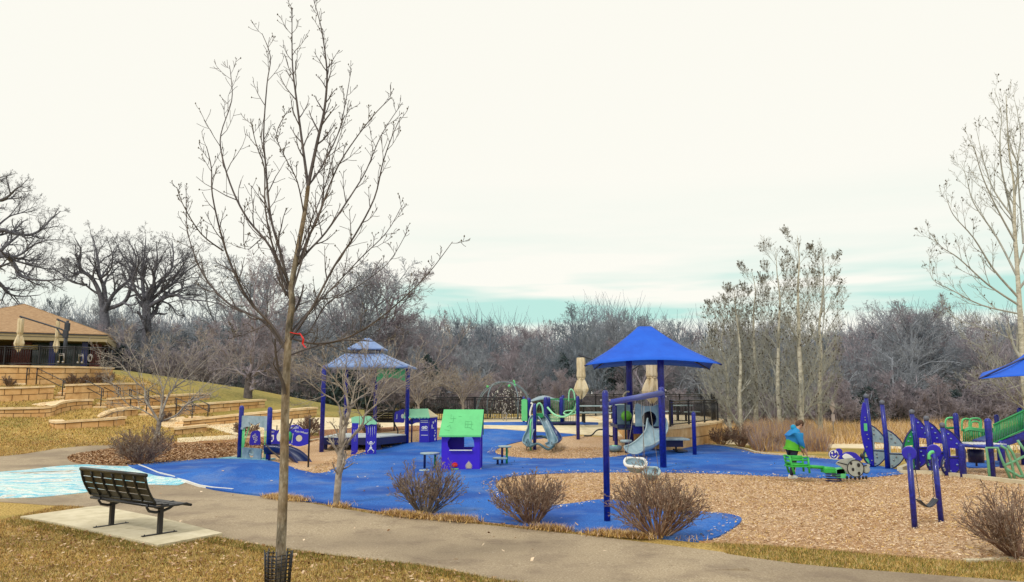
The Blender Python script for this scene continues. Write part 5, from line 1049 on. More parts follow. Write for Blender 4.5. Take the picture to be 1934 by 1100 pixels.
# ---- closed cantilever umbrellas
def px_odd(l): return len(l) % 2
def closed_umbrella(label, Y, mast, can, group, z0=None):
    """mast (px, pytop); can (px, pytop, pytie, pybot, halfwidth)"""
    b = AT(mast[0], 760, Y); zg = z0 if z0 is not None else H(b.x, Y); t = thing('closed_umbrella', label, 'umbrella', (b.x, Y, zg), 0, group); O = Vector((b.x, Y, zg))
    zt = AT(mast[0], mast[1], Y).z - zg; MB().tube([(0, 0, 0), (0, 0, zt)], .085, 10).box((0, 0, .03), (.6, .6, .06)).build('mast', M['dark'], t)
    cx, ct_, cm, cb, hw = can; s = PPM(O); a = AT(cx, ct_, Y) - O; 
    MB().tube([(0, 0, zt * .93), (a.x * .12, 0, zt * .93 + (a.z + .12 - zt * .93) * .18), (a.x - .1 * (1 if a.x > 0 else -1) * -1, 0, a.z + .14)], .05, 8).tube([(a.x, 0, a.z + .14), (a.x, 0, a.z - .03)], .04, 8).box((0, 0, zt * .86), (.26, .2, .5)).tube([(0, 0, zt * .75), (a.x * .1, 0, zt * .86), (a.x * .2, 0, zt * .93 + (a.z + .12 - zt * .93) * .2)], .035, 6).build('arm', M['dark'], t)
    zm, zb = AT(cx, cm, Y).z - zg, AT(cx, cb, Y).z - zg; w_ = hw / s; L = a.z - zm; l2 = zm - zb
    mb = MB(); mb.lathe([(w_ * .46, 0), (w_ * .50, -.02), (w_ * .54, -L * .3), (w_ * .50, -L * .6), (w_ * .56, -L * .85), (w_ * .45, -L)], 40, (a.x, 0, a.z), .13, 8)
    prof = [(.44, 0), (.66, -.10), (.90, -.28), (1.12, -.50), (1.0, -.60), (.62, -.80), (.10, -1.0)]; nn_ = 24; vs = []
    for (r_, z_) in prof:
        for j_ in range(nn_):
            a_ = 2 * math.pi * j_ / nn_; tri_ = abs(((j_ + (2 if px_odd(label) else 0)) % 6) - 3) / 3; k_ = .45 + .55 * tri_ if z_ < -.05 else .9 + .1 * tri_
            zz_ = z_ * (1 - .22 * (1 - tri_) * (-z_ > .7)); vs.append((a.x + w_ * r_ * k_ * math.cos(a_), w_ * r_ * k_ * math.sin(a_), zm + l2 * zz_))
    mb._add(vs, [(i_ * nn_ + j_, i_ * nn_ + (j_ + 1) % nn_, (i_ + 1) * nn_ + (j_ + 1) % nn_, (i_ + 1) * nn_ + j_) for i_ in range(len(prof) - 1) for j_ in range(nn_)])
    cn = mb.build('canopy', M['canvas'], t); MB().lathe([(w_ * .47, -.03), (w_ * .5, 0), (w_ * .47, .03)], 20, (a.x, 0, zm)).build('tie_strap', M['canvas'], cn)
    MB().tube([(a.x, 0, a.z), (a.x, 0, zb - .12)], .03, 8).build('pole', M['navy'], t); return t
closed_umbrella('closed beige umbrella hanging from a long arm left of the blue canopy', 37, (1183, 693), (1097, 676, 716, 755, 14), 'closed cantilever umbrellas', .9)
closed_umbrella('closed beige umbrella seen under the blue canopy between its posts', 33.5, (1186, 700), (1230, 678, 714, 764, 18), 'closed cantilever umbrellas', .9)
# ---- picnic tables on the plaza
def picnic(label, px, Y, wpx, rz=0):
    b = AT(px, 760, Y); zg = .93; s = PPM(Vector((b.x, Y, .9))); L = wpx / s; t = thing('picnic_table', label, 'picnic table', (b.x, Y, zg), rz, 'picnic tables on the plaza')
    MB().box((0, 0, .74), (L, .75, .05)).build('table_top', M['greyp'], t)
    for k in (-1, 1):
        MB().box((0, k * .72, .45), (L, .28, .045)).build('seat', M['greyp'], t); mb = MB(); x = k * L * .33
        mb.box((x, 0, .36), (.08, .08, .72)).box((x, 0, .40), (.06, 1.4, .05)).box((x, 0, .02), (.08, 1.2, .04)).box((x, -.6, .21), (.06, .06, .4)).box((x, .6, .21), (.06, .06, .4)); mb.build('leg', M['black'], t)
    return t
picnic('long grey-topped picnic table left of the blue canopy posts', 1122, 35.5, 62); picnic('grey-topped picnic table half hidden behind the slide tower panel', 1168, 40, 40, .2); picnic('grey-topped picnic table behind the terrace railing', 1287, 37, 30, .5)
p = AT(1128, 818, 32.5); zg = H(p.x, 32.5) + .03; t = thing('bike_hoop', 'low black bent tube hoop on the plaza edge below the picnic table', 'hoop', (p.x, 32.5, zg)); MB().tube(cat_rom([(-.55, 0, .02), (-.25, 0, .03), (0, 0, .25), (.3, 0, .25), (.5, 0, .02), (.8, 0, .02)], 4, False), .03, 8).build('tube', M['black'], t)
# ---- main play tower with blue canopy
Y0 = 28.6; c = AT(1222, 760, Y0); O = Vector((c.x, Y0 + .6, 0)); t = thing('play_tower', 'play tower with slate spiral slide under a big bright blue pyramid canopy', 'play structure', O)
def l3(px, py, Y): return AT(px, py, Y) - O
for px, top, bot, Y in ((1191, 660, 838, 30.2), (1252, 668, 856, 28.3)):
    b0 = l3(px, bot, Y); MB().post(b0.x, b0.y, -.05 + H(b0.x + O.x, Y), l3(px, top, Y).z, .125, 16).build('canopy_post', M['blue'], t)
for px, top, Y in ((1163, 766, 30.0), (1160, 764, 31.5)): 
    b0 = l3(px, 800, Y); MB().post(b0.x, b0.y, H(b0.x + O.x, Y) - .05, l3(px, top, Y).z, .07, 12).build('post', M['blue'], t)
zE = l3(1230, 686, 26.9); A = l3(1105, 690, 27.2); B = l3(1363, 688, 27.2); Cc = l3(1340, 697, 32.4); Dd = l3(1122, 697, 32.4); T1 = l3(1207, 617, 29.4); T2 = l3(1230, 617, 29.4); T3 = T2 + Vector((0, .5, 0)); T4 = T1 + Vector((0, .5, 0))
mb = MB()
def cface(a, b, ta, tb, sag):
    def f(u, v):
        lo = a.lerp(b, u) + Vector((0, 0, sag * math.sin(math.pi * u) ** 1)); hi = ta.lerp(tb, u); q = lo.lerp(hi, v); q.z -= .12 * math.sin(math.pi * v) * (1 - .3 * math.sin(math.pi * u)); return q
    mb.surf(f, 17, 9)
cface(A, B, T1, T2, .17); cface(B, Cc, T2, T3, .17); cface(Cc, Dd, T3, T4, .17); cface(Dd, A, T4, T1, .17); mb._add([T1, T2, T3, T4], [(0, 1, 2, 3)])
mb.build('canopy', M['blade'], t, solid=.012)
mb = MB(); hub = (T1 + T3) / 2 - Vector((0, 0, .25))
for q_ in (A, B, Cc, Dd): mb.tube([q_ + Vector((0, 0, -.02)), hub.lerp(q_, .5) + Vector((0, 0, -.02)), hub], .035, 6)
mb.build('canopy_frame', M['navy'], t)
P1, P2 = l3(1191, 700, 30.2), l3(1252, 700, 28.3)
dz = 1.0; x0, x1 = l3(1160, 800, 30).x, l3(1256, 800, 28.4).x
MB().box(((x0 + x1) / 2, .95, dz), (x1 - x0, 2.1, .12)).build('deck', M['navy'], t)
def fpan(px0, py0, px1, py1, Y): a, b = l3(px0, py1, Y), l3(px1, py0, Y); return a.x, a.z, b.x, b.z
xa, za, xb, zb = fpan(1166, 765, 1190, 812, 29.9); yb = 29.9 - O.y; hx, hz = l3(1183, 786, 29.9).x, l3(1183, 786, 29.9).z
MB().prism([(xa, za), (xa, zb), (xb, zb), (xb, za)], .05, [circ(hx, hz, .2, 18)], y=yb).build('bubble_panel', M['slide'], t)
MB().sph((hx, yb - .02, hz), (.21, .14, .21), 18).build('bubble_window', M['lime'], t)
yb = 28.6 - O.y; xa, za, xb, zb = fpan(1200, 762, 1249, 808, 28.6); hx, hz = l3(1226, 793, 28.6).x, l3(1226, 792, 28.6).z
zs = za + .05; hood = [(xa, zs), (xa, zb - .04), (xa + .1, zb), (xa + (xb - xa) * .3, zb - .10), (xa + (xb - xa) * .7, zb - .10), (xb - .06, zb), (xb, zb - .04), (xb, zs)]
MB().prism(hood, .08, [circ(hx, hz, .27, 20, .29)], y=yb).build('slide_hood', M['slide'], t)
def tun(u, v): a = 2 * math.pi * v; return (hx + .28 * math.cos(a), yb + .9 * u, hz + .30 * math.sin(a))
MB().surf(tun, 4, 20).build('tunnel', M['navyslide'], t, solid=.01); MB().box((hx, yb + .93, hz), (.7, .04, .7)).build('tunnel_back', M['navyslide'], t)
# curved open slide: from the hood to the front, bending left
S3 = [tuple(l3(1240, 806, 28.45)), tuple(l3(1241, 812, 28.1)), tuple(l3(1240, 826, 27.8)), tuple(l3(1228, 840, 27.5)), tuple(l3(1212, 850, 27.2)), tuple(l3(1198, 853, 26.9))]
Pq = [Vector(v) for v in cat_rom(S3, 5, False)]
def spir(u, v):
    i = min(int(u * (len(Pq) - 1)), len(Pq) - 2); g = u * (len(Pq) - 1) - i; cc = Pq[i].lerp(Pq[i + 1], g); w_ = .36 + .03 * math.sin(u * 3)
    ang = R(20) + u * R(-50); sv = Vector((math.cos(ang), math.sin(ang) * .9, .0)); n_ = Vector((0, -.35, 1)).normalized(); a = math.pi * (1 + v); lift = .24 * math.sin(a) + .14 * (1 - u) * abs(math.cos(a)) ** 2
    return cc + sv * w_ * math.cos(a) + Vector((0, 0, 1)) * lift + Vector((0, 0, .16))
sl_ = MB().surf(spir, 26, 13).build('spiral_slide', pm('pale_slate_plastic', [(.22, .34, .40), (.32, .45, .50), (.44, .56, .6)], 3, .3, .05), t, solid=.025)
m2 = MB(); m2.tube([spir(i / 25, 0) for i in range(26)], .032, 6).tube([spir(i / 25, 1) for i in range(26)], .032, 6).tube([spir(1, i / 12) for i in range(13)], .032, 6); m2.build('slide_rim', M['greyp'], sl_)
MB().box((l3(1208, 812, 29).x, 29 - O.y, l3(1208, 812, 29).z), (.5, .05, .3)).build('lower_panel', M['blue'], t)
MB().tube([l3(1181, 760, 29), l3(1181, 770, 29), l3(1182, 835, 29)], .035, 8).build('support_pole', M['dark'], t)
MB().tube(cat_rom([tuple(l3(1181, 752, 29.5)), tuple(l3(1177, 748, 29.5)), tuple(l3(1182, 741, 29.5)), tuple(l3(1188, 740, 29.6))], 4, False), .03, 8).build('hook_handle', M['cream'], t)
# side platform right of tower
xa = l3(1262, 840, 28).x; xb = l3(1312, 840, 28).x; b0 = l3(1312, 854, 27.9)
MB().box(((xa + xb) / 2, .2, l3(1290, 833, 28).z), (xb - xa, 1.3, .06)).build('transfer_platform', M['greyp'], t); MB().box(((xa + xb) / 2 - .05, -.1, l3(1290, 841, 28).z), (xb - xa - .25, .05, .28)).build('platform_skirt', M['navy'], t)
MB().post(b0.x, b0.y, -.05, l3(1312, 778, 27.9).z, .075, 12).build('post', M['blue'], t); MB().post(b0.x + .02, 2.6, -.05, l3(1312, 755, 31.5).z, .06, 10).build('post', M['blue'], t)
MB().box((xb - .25, .1, .12), (.35, 1, .05)).box((xb - .4, .1, .2), (.06, .06, .3)).build('low_step', M['dark'], t)
# ---- rocking disc and stool
t, p, s, q = face_thing('rocking_disc', 'slate saucer-shaped spinner seat on the mulch left of the spiral slide', 'spinner', 1161, 855)
MB().lathe([(.05, 0), (.12, .03), (.26, .10), (.27, .22), (.24, .25), (.16, .21), (.04, .20)], 20).build('saucer', M['slide'], t); MB().lathe([(.1, .20), (.115, .23), (.10, .26), (.01, .27)], 14).build('hub', M['mint2'], t)
t, p, s, q = face_thing('disc_stool', 'grey disc stool on a post in front of the slide tower', 'stool', 1183, 858)
MB().lathe([(.01, -.05), (.2, -.05), (.23, 0), (.2, .05), (.01, .06)], 20, (0, 0, q(0, 834)[1])).build('seat', M['greyp'], t); MB().post(0, 0, -.02, q(0, 836)[1], .05).build('leg', M['navy'], t)
# ---- big swing frame
pa, pb = G(1147, 989), G(1253, 886); rz = dirz(pa, pb); D = (pb - pa).length; t = thing('swing_frame', 'blue single-beam swing frame whose near post stands by the broad shrub', 'swing frame', pa, rz)
h0 = ZT(1140, 737, pa) - pa.z; h1 = ZT(1252, 731, pb) - pa.z; zb0 = ZT(1141, 762, pa) - pa.z; zb1 = ZT(1252, 743, pb) - pa.z
MB().post(0, 0, -.1, h0, .057, 18).build('post', M['blue'], t); MB().post(D, 0, -.1, h1, .098, 18).build('post', M['blue'], t); pm('beam_blue', [(.02, .04, .28), (.03, .055, .36), (.04, .07, .44)], 14, .35, .1)
MB().tube([(0, 0, zb0), (D, 0, zb1)], [.052, .088], 16).build('beam', MATS['beam_blue'], t)
mb = MB()
for x, z, k in ((0, zb0, 1), (D, zb1, 1.6)):
    for dz_ in (-.07, .05): mb.sph((x, -.075 * k, z + dz_ * k), .022 * k, 8).sph((x, .075 * k, z + dz_ * k), .022 * k, 8)
mb.build('bolts', M['steel'], t)
bpy.context.view_layer.update()
for k, (px, py, r_, lab) in enumerate(((1200, 874, .25, 'white-rimmed round bucket swing hanging from the long blue beam'), (1229, 890, .22, 'pale bucket swing seat just above the broad shrub'))):
    u = (.46, .62)[k]; ax = pa.lerp(pb, u); pos = AT(px, py, ax.y); ctr = Vector((ax.x, ax.y, 0)); zbeam = pa.z + zb0 + (zb1 - zb0) * u
    sw = thing('bucket_swing', lab, 'swing', (pos.x, ax.y, pos.z)); dx = ax.x - pos.x
    mb = MB(); mb.tube([(r_ * math.cos(a / 20 * 6.2832), r_ * math.sin(a / 20 * 6.2832), .02 * math.sin(a)) for a in range(21)], .035, 8); mb.build('rim', M['white'] if k == 0 else M['greyp'], sw).rotation_euler = (R(22), 0, 0)
    MB().lathe([(.02, -.2), (r_ * .7, -.17), (r_ * .95, -.03), (r_ * .99, 0)], 18).build('bucket', M['slide'], sw, solid=.01).rotation_euler = (R(22), 0, 0)
    for a in (-1, 1): MB().tube([(a * r_ * .9, 0, .02), (dx + a * .06, 0, zbeam - pos.z - .05)], .006, 5).build('chain', M['steel'], sw)
# ---- right-hand belt swing
pa, pb = G(1728, 1000), G(1778, 988); rz = dirz(pa, pb); D = (pb - pa).length; t = thing('swing_frame', 'short blue swing frame with round disc heads at the right of the mulch', 'swing frame', pa, rz); bpy.context.view_layer.update()
h0 = ZT(1716, 858, pa) - pa.z; h1 = ZT(1763, 850, pb) - pa.z; ta = W2L(t, AT(1717, 856, pa.y)); tb = W2L(t, AT(1764, 852, pb.y))
MB().tube([(0, 0, -.05), ta], .046, 14).build('post', M['blue'], t); MB().tube([(D, 0, -.05), tb], .046, 14).build('post', M['blue'], t)
for q_ in (ta, tb):
    mb = MB(); mb.M = Matrix.Translation(q_) @ Matrix.Rotation(-rz, 4, 'Z') @ Matrix.Rotation(R(90), 4, 'X'); mb.M = mb.M @ Matrix.Rotation(R(-25), 4, 'Y'); mb.lathe([(.01, .035), (.09, .035), (.104, .035), (.108, .032), (.11, .026), (.11, -.026), (.108, -.032), (.104, -.035), (.01, -.035)], 24); mb.build('disc_head', M['panelblue'], t)

MB().tube(cat_rom([tuple(W2L(t, AT(1755, 868, pb.y - .15))), tuple(W2L(t, AT(1755, 860, pb.y - .15))), tuple(W2L(t, AT(1758, 855, pb.y - .15))), tuple(W2L(t, AT(1763, 854, pb.y - .15)))], 4, False), .028, 8).build('green_hook', M['mint'], t)
ym = (pa.y + pb.y) / 2; bl, br = AT(1737, 940, ym), AT(1764, 938, ym); bo = AT(1751, 958, ym); tl, tr = AT(1724, 862, ym), AT(1758, 860, ym); sw = thing('belt_swing', 'sagging dark belt swing seat on two chains between the short blue posts', 'swing', bo)
P = [Vector(v) for v in cat_rom([tuple(AT(1734, 945, ym) - bo), tuple(AT(1742, 953, ym) - bo), (0, 0, 0), tuple(AT(1760, 953, ym) - bo), tuple(AT(1767, 943, ym) - bo)], 4, False)]
MB().surf(lambda u, v: P[min(int(u * (len(P) - 1) + .001), len(P) - 1)] + Vector((0, (v - .5) * .17, .02 * abs(v - .5))), len(P), 4).build('belt_seat', M['dark'], sw, solid=.016)
for a, b2, e_ in ((tl, bl, P[0]), (tr, br, P[-1])):
    for k in (-1, 1): MB().tube([b2 - bo, e_ + Vector((0, k * .07, 0))], .006, 5).build('hanger', M['steel'], sw)
    mb = MB(); a_, b_ = a - bo, b2 - bo
    for i in range(22): q0 = a_.lerp(b_, i / 22); q1 = a_.lerp(b_, (i + 1) / 22); o_ = Vector((.005, 0, 0)) if i % 2 else Vector((0, .005, 0)); mb.tube([q0 - o_, q0 + o_, q1 + o_, q1 - o_], .006, 4)
    mb.build('chain', M['dark'], sw)
# ---- leaf climbers
def leaf_climber(label, bx, by, top, right=None, left=None, rm='panelblue', lm_='green', blade=False):
    t, p, s, q = face_thing('leaf_climber', label, 'climbing panel', bx, by, 0, 'leaf climbers'); h = q(0, top)[1]; lean = -3.2 / s
    MB().tube([(0, 0, -.1), (0, 0, h * .5), (lean, 0, h - .05)], [.075, .07, .06], 12).build('post', M['blue'], t); MB().lathe([(.065, -.06), (.075, 0), (.07, .04), (.03, .075), (.005, .08)], 12, (lean, 0, h)).build('post_cap', paint('cap_grey', (.12, .13, .16), .5), t)
    def half(x0, xm, z1, z0, sgn, mat, nm):
        k = 12; o = [(x0, z0)] + [(x0 + sgn * (xm) * math.sin(math.pi * (i / k) ** .9) ** .75, z0 + (z1 - z0) * i / k) for i in range(1, k)] + [(x0, z1)]
        zz = z0 + (z1 - z0) * .42; w_ = xm * .55; hole = [(x0 + sgn * xm * .22, zz), (x0 + sgn * xm * .22, zz + (z1 - z0) * .17), (x0 + sgn * xm * .80, zz + (z1 - z0) * .15), (x0 + sgn * xm * .85, zz)]
        pn = MB().prism(o, .035, [hole], y=.01).build('panel', M[mat], t); MB().tube([(a, .01, b) for a, b in o], .028, 6).build('rim', M['navy'], pn)
        mb = MB(); rr = random.Random(bx)
        for i in range(6):
            f = (.12, .25, .33, .68, .78, .88)[i]; z = z0 + (z1 - z0) * f; x = x0 + sgn * xm * math.sin(math.pi * f) * rr.uniform(.3, .75); mb.sph((x, -.03, z), (.03, .02, .022), 8)
        mb.build('hand_holds', M['steel'] if mat == 'greyp' else M['slateroof'], pn)
        mb = MB(); mb.tube([(x0 + sgn * .02, -.01, z0 + (z1 - z0) * .40), (x0 + sgn * xm * .95, -.01, z0 + (z1 - z0) * .38)], .018, 5); mb.build('seam', M['navy'], pn)
    if right: half(0, right[0] * 1.12 / s, q(0, right[1])[1], q(0, right[2])[1], 1, rm, 'panel')
    if left: half(0, left[0] / s, q(0, left[1])[1], q(0, left[2])[1], -1, lm_, 'panel')
    if blade:
        o = [q(*a) for a in [(1636, 762), (1631, 785), (1629, 810), (1632, 840), (1640, 866), (1648, 880), (1648, 850), (1644, 820), (1642, 790), (1640, 768)]]; MB().prism(cat_rom(o, 3), .05, y=-.05).build('curved_blade', M['panelblue'], t)
        MB().prism([q(1634, 815), q(1634, 801), q(1640, 801), q(1640, 815)], .012, y=-.09).build('green_notice', M['mint'], t); mb = MB()
        for a in ((1637, 790), (1639, 822), (1637, 795), (1641, 830), (1637, 845), (1645, 870)): mb.sph((*[q(a[0], 0)[0]], -.09, q(0, a[1])[1]), .02, 8)
        mb.build('bolts', M['steel'], t)
leaf_climber('tallest leaf climber with a long blue blade and grey leaf panel', 1647, 885, 750, (29, 803, 884), (14, 840, 880), 'greyp', 'mint', True)
leaf_climber('second leaf climber with grey half-leaf right of the tallest', 1677, 888, 762, (31, 812, 888), None, 'greyp')
leaf_climber('leaf climber with green left leaf and blue right leaf', 1733, 893, 780, (28, 788, 886), (24, 808, 891), 'panelblue', 'green')
leaf_climber('leaf climber with a single narrow blue leaf behind the belt swing post', 1760, 897, 792, (28, 798, 894), (8, 850, 890), 'panelblue', 'mint')
leaf_climber('shortest leaf climber, blue leaf nearest the far deck', 1790, 901, 805, (33, 810, 901), (10, 860, 898), 'panelblue', 'greyp')
# ---- far climbing deck with ramp
pA = G(1819, 904); t = thing('climbing_deck', 'blue disc deck with green railings, arches and a sloping green-railed ramp at the far right', 'play structure', pA); OO = Vector(pA)
def l5(px, py, Y): return AT(px, py, Y) - OO
Yb = pA.y
for px, top, bot, Y in ((1820, 790, 903, Yb), (1812, 780, 880, Yb + 4), (1875, 790, 912, Yb - .4), (1895, 832, 890, Yb + 2.2), (1890, 783, 880, Yb + 5), (1935, 770, 880, Yb + 3.4)):
    b0 = l5(px, bot, Y); MB().post(b0.x, b0.y, -.05 + H(b0.x + OO.x, Y) - OO.z, l5(px, top if px != 1820 else 838, Y).z, .085 if Y < Yb + 3 else .08, 12).build('post', M['blue'], t); 
cz_ = l5(1855, 841, Yb + .8); mb = MB(); mb.lathe([(.01, -.05), (.55, -.05), (.58, 0), (.55, .03), (.01, .04)], 24); o = mb.build('disc_deck', MATS['beam_blue'], t, (cz_.x, .9, cz_.z)); o.scale = (1, 1.5, 1)
mb = MB()
for k in range(10): mb.tube([(-.5 + .1 * k, -.35, .045), (-.45 + .1 * k, .35, .045)], .012, 4)
mb.build('deck_slots', M['white'], o)
b0 = l5(1843, 860, Yb + 1.2); MB().lathe([(.01, -.2), (.20, -.2), (.21, .14), (.18, .16), (.01, .16)], 18, (b0.x, b0.y, b0.z)).tube([(b0.x, b0.y, b0.z - .3), (b0.x, b0.y, b0.z - .15)], .03, 6).build('drum', M['navy'], t)
Yg = Yb + 4.6; mb = MB()
for i in range(14):
    a_, b_ = l5(1820 + i * 3.4, 836, Yg), l5(1820 + i * 3.4, 812 + (i % 2), Yg); mb.tube([a_, b_], .022, 4)
mb.tube([l5(1816, 812, Yg), l5(1866, 814, Yg)], .035, 6).tube([l5(1816, 836, Yg), l5(1866, 837, Yg)], .035, 6)
mb.prism([(l5(1830, 0, Yg).x, l5(0, 836, Yg).z), (l5(1830, 0, Yg).x, l5(0, 815, Yg).z), (l5(1852, 0, Yg).x, l5(0, 815, Yg).z), (l5(1852, 0, Yg).x, l5(0, 836, Yg).z)], .02, y=Yg - OO.y + .05)
mb.tube([l5(1770, 815, Yg), l5(1785, 809, Yg), l5(1812, 808, Yg)], .04, 6); mb.prism([(l5(1790, 0, Yg).x, l5(0, 836, Yg).z), (l5(1790, 0, Yg).x, l5(0, 810, Yg).z), (l5(1811, 0, Yg).x, l5(0, 809, Yg).z), (l5(1811, 0, Yg).x, l5(0, 836, Yg).z)], .02, y=Yg - OO.y + .05); mb.build('green_railing', M['green'], t)
mb = MB()
for cx, w_, tp, bt in ((1797, 11, 790, 808), (1825, 8, 792, 815), (1842, 11, 791, 818), (1842, 8, 797, 825)):
    mb.tube(cat_rom([tuple(l5(cx - w_, bt, Yg)), tuple(l5(cx - w_, tp + 6, Yg)), tuple(l5(cx - w_ * .6, tp, Yg)), tuple(l5(cx + w_ * .6, tp, Yg)), tuple(l5(cx + w_, tp + 6, Yg)), tuple(l5(cx + w_, bt, Yg))], 4, False), .03, 6)
for k in range(3): mb.tube(cat_rom([tuple(l5(1822, 812 + 2 * k, Yg - .3)), tuple(l5(1830, 808 + 2 * k, Yg - .4)), tuple(l5(1848, 810 + 2 * k, Yg - .4)), tuple(l5(1862, 812 + 2 * k, Yg - .3))], 4, False), .025, 5)
mb.build('arches', M['mint'], t)
Yr = Yb + 2.6; mb = MB()
for i in range(19):
    f = i / 18; px = 1877 + 55 * f; a_, b_ = l5(px, 836 - 24 * f, Yr), l5(px, 803 - 26 * f, Yr); mb.tube([a_, b_], .018, 4)
mb.tube([l5(1876, 803, Yr), l5(1990, 749, Yr)], .03, 6).tube([l5(1876, 837, Yr), l5(1990, 787, Yr)], .03, 6); mb.build('ramp_railing', M['green'], t)
a_, b_ = l5(1884, 842, Yr), l5(2010, 797, Yr); mb = MB(); d_ = b_ - a_; mb.M = Matrix.Translation((a_ + b_) / 2 + Vector((0, .6, 0))) @ Matrix.Rotation(-math.atan2(d_.z, d_.x), 4, 'Y'); mb.box((0, 0, 0), (d_.length, 1.2, .22)); mb.build('ramp', M['blue'], t)
mb = MB()
for P_ in ([(1870, 912), (1866, 870), (1863, 846), (1884, 846), (1893, 870), (1912, 912)], [(1890, 842), (1900, 848), (1912, 880), (1917, 912)], [(1903, 842), (1912, 855), (1930, 895), (1940, 915)], [(1922, 832), (1934, 850), (1950, 870)], [(1895, 880), (1915, 872), (1935, 862)], [(1900, 885), (1925, 900), (1940, 900)]):
    mb.tube([l5(a, b_, Yb - .6) for a, b_ in P_], .035, 8)
mb.build('tube_legs', paint('sage_tube', (.14, .36, .20), .5), t)
# shade sail at the right edge
Yc = Yb + 3.5; t = thing('shade_sail', 'bright blue pyramid shade canopy cut by the right frame edge', 'canopy', AT(1960, 860, Yc) * 1); O = Vector(t.location); O.z = H(O.x, Yc); t.location = O
def l6(px, py, Y): return AT(px, py, Y) - O
A, B, Cc, Dd = l6(1849, 716, Yc - 1.5), l6(2080, 716, Yc - 1.5), l6(2060, 706, Yc + 2), l6(1862, 706, Yc + 2); T1 = l6(1955, 664, Yc); T2 = l6(1975, 664, Yc); mb = MB()
T3, T4 = T2 + Vector((0, .4, 0)), T1 + Vector((0, .4, 0)); cface(A, B, T1, T2, .1); cface(B, Cc, T2, T3, .1); cface(Cc, Dd, T3, T4, .1); cface(Dd, A, T4, T1, .1); mb._add([T1, T2, T3, T4], [(0, 1, 2, 3)]); mb.build('canopy', M['blade'], t, solid=.012)
MB().post(l6(1932, 0, Yc).x, 0, -.1, T1.z - .6, .09).build('post', M['blue'], t); MB().post(l6(1995, 0, Yc).x, 0, -.1, T1.z - .6, .09).build('post', M['blue'], t); MB().tube([A, T1 - Vector((0, 0, .05))], .03, 6).tube([l6(1932, 700, Yc), l6(1995, 700, Yc)], .05, 6).build('frame', M['navy'], t)
# ---- trail sign seen from behind
p = AT(1575, 828, 37); t = thing('trail_sign', 'grey back of a diamond trail sign on a thin post in the dry grass', 'sign', (p.x, 37, H(p.x, 37))); s = PPM(p); zc = AT(1575, 768, 37).z - t.location.z
MB().tube([(0, 0, -.1), (0, 0, zc)], .03, 6).build('post', M['steel'], t); MB().prism([(0, zc - .34), (-.15, zc), (0, zc + .34), (.15, zc)], .015, y=-.04).build('diamond_plate', paint('sign_back', (.50, .43, .40), .7), t); MB().prism([(-.08, zc - .7), (-.08, zc - .37), (.08, zc - .37), (.08, zc - .7)], .015, y=-.04).build('small_plate', MATS['sign_back'], t)
# ---- ladybug spring rocker
t, p, s, q = face_thing('spring_seesaw', 'green spring seesaw with a grey spotted ladybug and a smiling blue rider figure', 'spring rocker', 1575, 912)
mb = MB(); n = 66; mb.tube([(0 + .19 * math.cos(i * .4), .19 * math.sin(i * .4), .02 + (q(0, 893)[1] - .02) * i / n) for i in range(n + 1)], .014, 6); mb.build('spring', M['navy'], t)
MB().tube([q3(1557, 884, 0), q3(1526, 882, 0)], .045, 8).tube([q3(1555, 885, 0), q3(1577, 887, 0)], .05, 8).build('beam', M['green2'], t); MB().box((q(1565, 0)[0], 0, q(0, 889)[1]), (.28, .26, .12)).build('mount', M['green2'], t)
mb = MB(); x0, x1 = q(1492, 0)[0], q(1523, 0)[0]
for y in (-.2, .2):
    mb.tube([(x0 - .05, y, q(0, 861)[1]), (x0, y, q(0, 880)[1]), (x0 + .06, y, q(0, 895)[1])], .028, 6).tube([(x1, y, q(0, 865)[1]), (x1 + .02, y, q(0, 893)[1])], .028, 6).tube([(x0, y, q(0, 878)[1]), (x1, y, q(0, 878)[1])], .025, 6)
    for z in (864, 869): mb.tube([(x0, y, q(0, z)[1]), (x1, y, q(0, z)[1])], .022, 6)
for z in (862, 868, 874): mb.tube([(x0 - .03, -.2, q(0, z)[1]), (x0 - .03, .2, q(0, z)[1])], .022, 6)
mb.box(((x0 + x1) / 2, 0, q(0, 881)[1]), (x1 - x0 + .1, .46, .035)); mb.build('chair', M['green2'], t)
# ladybug body outline (our own rounded beetle), two panels either side of the saddle
shell = circ(*q(1610, 884), 15.5 / s, 28); wing = cat_rom([q(*a) for a in [(1576, 876), (1584, 869), (1598, 866), (1612, 866), (1606, 878), (1601, 894), (1595, 893), (1590, 886), (1583, 880)]], 3); head = circ(*q(1631, 886), 7.2 / s, 18)
mb = MB(); mb.prism(wing, .05, y=-.16).prism(shell, .06, y=-.20).prism(head, .06, y=-.17); mb.prism(circ(*q(1636, 879), 3 / s, 10), .05, y=-.16); bd = mb.build('ladybug_panel', pm('ladybug_grey', [(.26, .28, .25), (.36, .38, .34), (.44, .46, .42)], 8, .6, .1), t)
mb = MB(); mb.tube([(x, -.235, z) for x, z in shell + shell[:1]], .012, 5); mb.tube([(x, -.205, z) for x, z in head[4:-2]], .012, 5)
for cx, cz, r_ in ((1602, 875, 2.2), (1616, 878, 3.0), (1605, 886, 2.5), (1616, 893, 2.6)): mb.prism(circ(*q(cx, cz), r_ / s, 12, r_ * 1.25 / s), .008, y=-.236)
for cx in (1594, 1601, 1609, 1617, 1624, 1630): mb.sph((q(cx, 0)[0], -.2, q(0, 902.5 - abs(cx - 1612) * .1)[1]), (.035, .03, .045), 8)
mb.tube([(*[q(1578, 0)[0]], -.19, q(0, 873)[1]), (q(1590, 0)[0], -.19, q(0, 876)[1]), (q(1598, 0)[0], -.19, q(0, 878)[1])], .012, 5); mb.build('black_spots', M['black'], bd)
